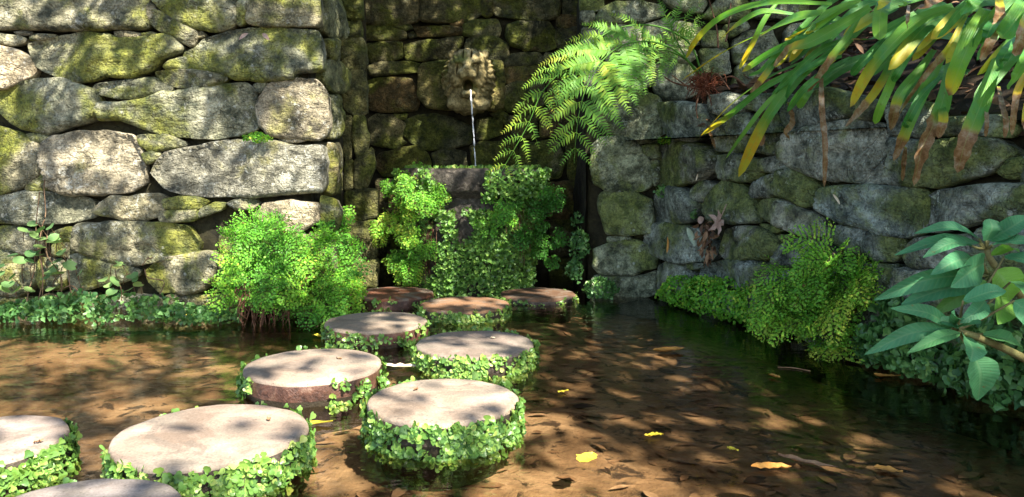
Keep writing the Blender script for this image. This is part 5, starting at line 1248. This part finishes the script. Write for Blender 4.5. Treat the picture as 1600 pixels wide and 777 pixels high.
# ------------------------------------------------------------------ unseen trees, crowns shaped to throw the dappled shade (above and behind the view)
M['bark'] = mat_simple('bark', [(.3, (.03, .022, .015)), (.6, (.10, .075, .05))], 12.0, .9, .8)
M['treeleaf'] = mat_leaf('tree_leaf', [(0, (.03, .07, .015)), (.6, (.06, .12, .025)), (1, (.10, .17, .04))], .3, .5, .3)
def shade_xy(p): return p[..., :2] - SUN[:2] * ((p[..., 2:] - 5.0) / SUN[2])
def tree(label, base, fork, tips, density, box_, nleaf, seed, size=(.09, .16)):
    rs = np.random.default_rng(seed); t = thing('tree', label, 'tree', base, 'trees shading the pool', 'thing')
    mb = MB(); mb.tube(spline([base, (np.array(base) + fork) / 2 + rs.normal(0, .12, 3), fork], 14), np.linspace(.19, .12, 14), 10)
    mb.build('trunk', M['bark'], t, origin=base)
    for e in tips:
        mb = MB(); pts = spline([fork, (np.array(fork) + e) / 2 + [0, 0, .25], e], 14); mb.tube(pts, np.linspace(.085, .018, 14), 7)
        for k in range(5, 14, 2):
            q = pts[k] + rs.normal(0, .45, 3) * [1, 1, .5]; mb.tube(spline([pts[k], (pts[k] + q) / 2 + rs.normal(0, .06, 3), q], 6), np.linspace(.016, .004, 6), 4)
        mb.build('limb', M['bark'], t, origin=fork)
    lo, hi = np.array(box_[0]), np.array(box_[1]); P = lo + (hi - lo) * rs.random((nleaf, 3)); P = P[density(P, rs)]
    mb = MB(); mb.leaves(OVATE, P, rs.normal(0, 1, P.shape) + [0, 0, -.5], rs.normal(0, .6, P.shape) + UP, rs.uniform(*size, len(P)), rs.uniform(.8, 1.3, len(P)))
    o = mb.build('crown', M['treeleaf'], t, origin=fork); o['kind'] = 'stuff'
    return len(P)
SUNNY = [((-1.16, 4.2, 1.14), .22), ((-1.22, 4.2, .82), .22), ((-1.45, 4.2, .8), .10), ((-2.65, 4.2, 1.66), .20), ((-2.75, 4.2, 1.3), .15), ((-2.33, 4.2, .86), .15), ((-2.1, 4.2, 1.05), .08), ((-2.5, 4.2, .5), .08), ((-1.7, 4.2, 1.45), .08),
         ((-1.25, 4.0, .42), .30), ((-.95, 4.2, .2), .15), ((-.68, 4.85, .60), .30), ((-.25, 4.72, .72), .16), ((.30, 4.1, 1.2), .30), ((.05, 4.1, .95), .16), ((.75, 4.4, 1.5), .16), ((1.0, 4.85, 1.55), .12),
         ((-.45, 2.7, .1), .55), ((-.82, 2.03, .1), .42), ((-1.31, 1.97, .1), .3), ((-.22, 2.34, .1), .38), ((-.15, 3.1, .1), .26), ((-.5, 3.6, .08), .2), ((-.27, 4.2, .06), .24), ((-2.15, 3.75, -.1), .36), ((-1.5, 2.9, -.1), .2),
         ((.2, 2.2, -.1), .32), ((.5, 1.9, -.1), .30), ((.25, 1.6, -.1), .38), ((.1, 2.7, -.1), .12), ((1.30, 3.45, .35), .25), ((1.15, 3.7, .15), .15), ((1.1, 3.8, 1.35), .28), ((1.47, 3.1, 1.25), .16), ((1.75, 2.6, 1.3), .12),
         ((.73, 4.85, .84), .05), ((1.0, 4.5, 1.0), .06), ((1.3, 3.85, .8), .06)]
SUNSPOTS = [(*shade_xy(np.array(p)), r) for p, r in SUNNY]  # crown openings placed so the sun lands on chosen spots
def dens_main(P, rs):
    """boughs shaped for the light: open toward the sunny points, dense over the right bank and the niche, broken over the pool and the sunny wall"""
    q = shade_xy(P); x, y = q[:, 0], q[:, 1]; q3 = np.column_stack([q, P[:, 2] * .3])
    cl = fbm(q3 * 1.7, 91, 3) * .9 + fbm(q3 * 5.0, 92, 2) * .6
    light = np.max([1.2 - np.hypot(x - a, y - b) / r * .7 for a, b, r in SUNSPOTS], 0) + .42 * fbm(q3 * 6.5, 94, 2) + .25 * fbm(q3 * 2.6, 99, 2)
    gx, gy = x - SUN[0] / SUN[2] * 4.7, y - SUN[1] / SUN[2] * 4.7                              # where the shade falls, near the water
    dense = (gx > .25) | (gy > 5.3)
    p = np.where(light > .52, np.where(cl > .36, .7, .008), np.where(cl > np.where(gy > 5.45, -3.0, np.where((gx > .62) & (gy < 3.2), -.9, np.where(dense, -.74, -.12))), .85, .04))
    return rs.random(len(P)) < p
tree('unseen leafy tree on the right bank, boughs shaped to shade the pool', (4.9, .6, .1), (4.5, .3, 3.6), [np.array(e) for e in ((2.6, -.4, 5.0), (3.4, 1.2, 5.2), (4.6, -1.4, 5.0), (2.2, .9, 4.8), (3.6, -2.2, 4.9), (4.8, 1.6, 4.9), (3.0, -1.4, 5.4))], dens_main, ((.5, -4.2, 3.9), (5.6, 2.2, 5.6)), 27000, 101)
tree('unseen leafy tree overhanging the niche wall, boughs shaped to shade it', (1.2, 7.6, 2.0), (1.1, 6.0, 3.9), [np.array(e) for e in ((.2, 3.4, 4.8), (1.6, 3.2, 5.0), (2.6, 3.4, 5.0), (-.8, 4.0, 4.8), (2.2, 4.6, 5.1))], dens_main, ((-2.4, 2.1, 3.9), (5.0, 5.0, 5.4)), 15000, 102)
tree('unseen thin crowned tree behind the camera, shaped to cast broken shade', (-1.2, -4.4, .1), (-.9, -3.0, 3.4), [np.array(e) for e in ((.0, -.8, 4.8), (.6, -2.2, 5.0), (-1.0, .2, 4.9), (.2, .9, 5.1), (-1.6, 1.4, 4.8))], dens_main, ((-3.0, -3.4, 4.0), (.5, 2.3, 5.4)), 8000, 103)
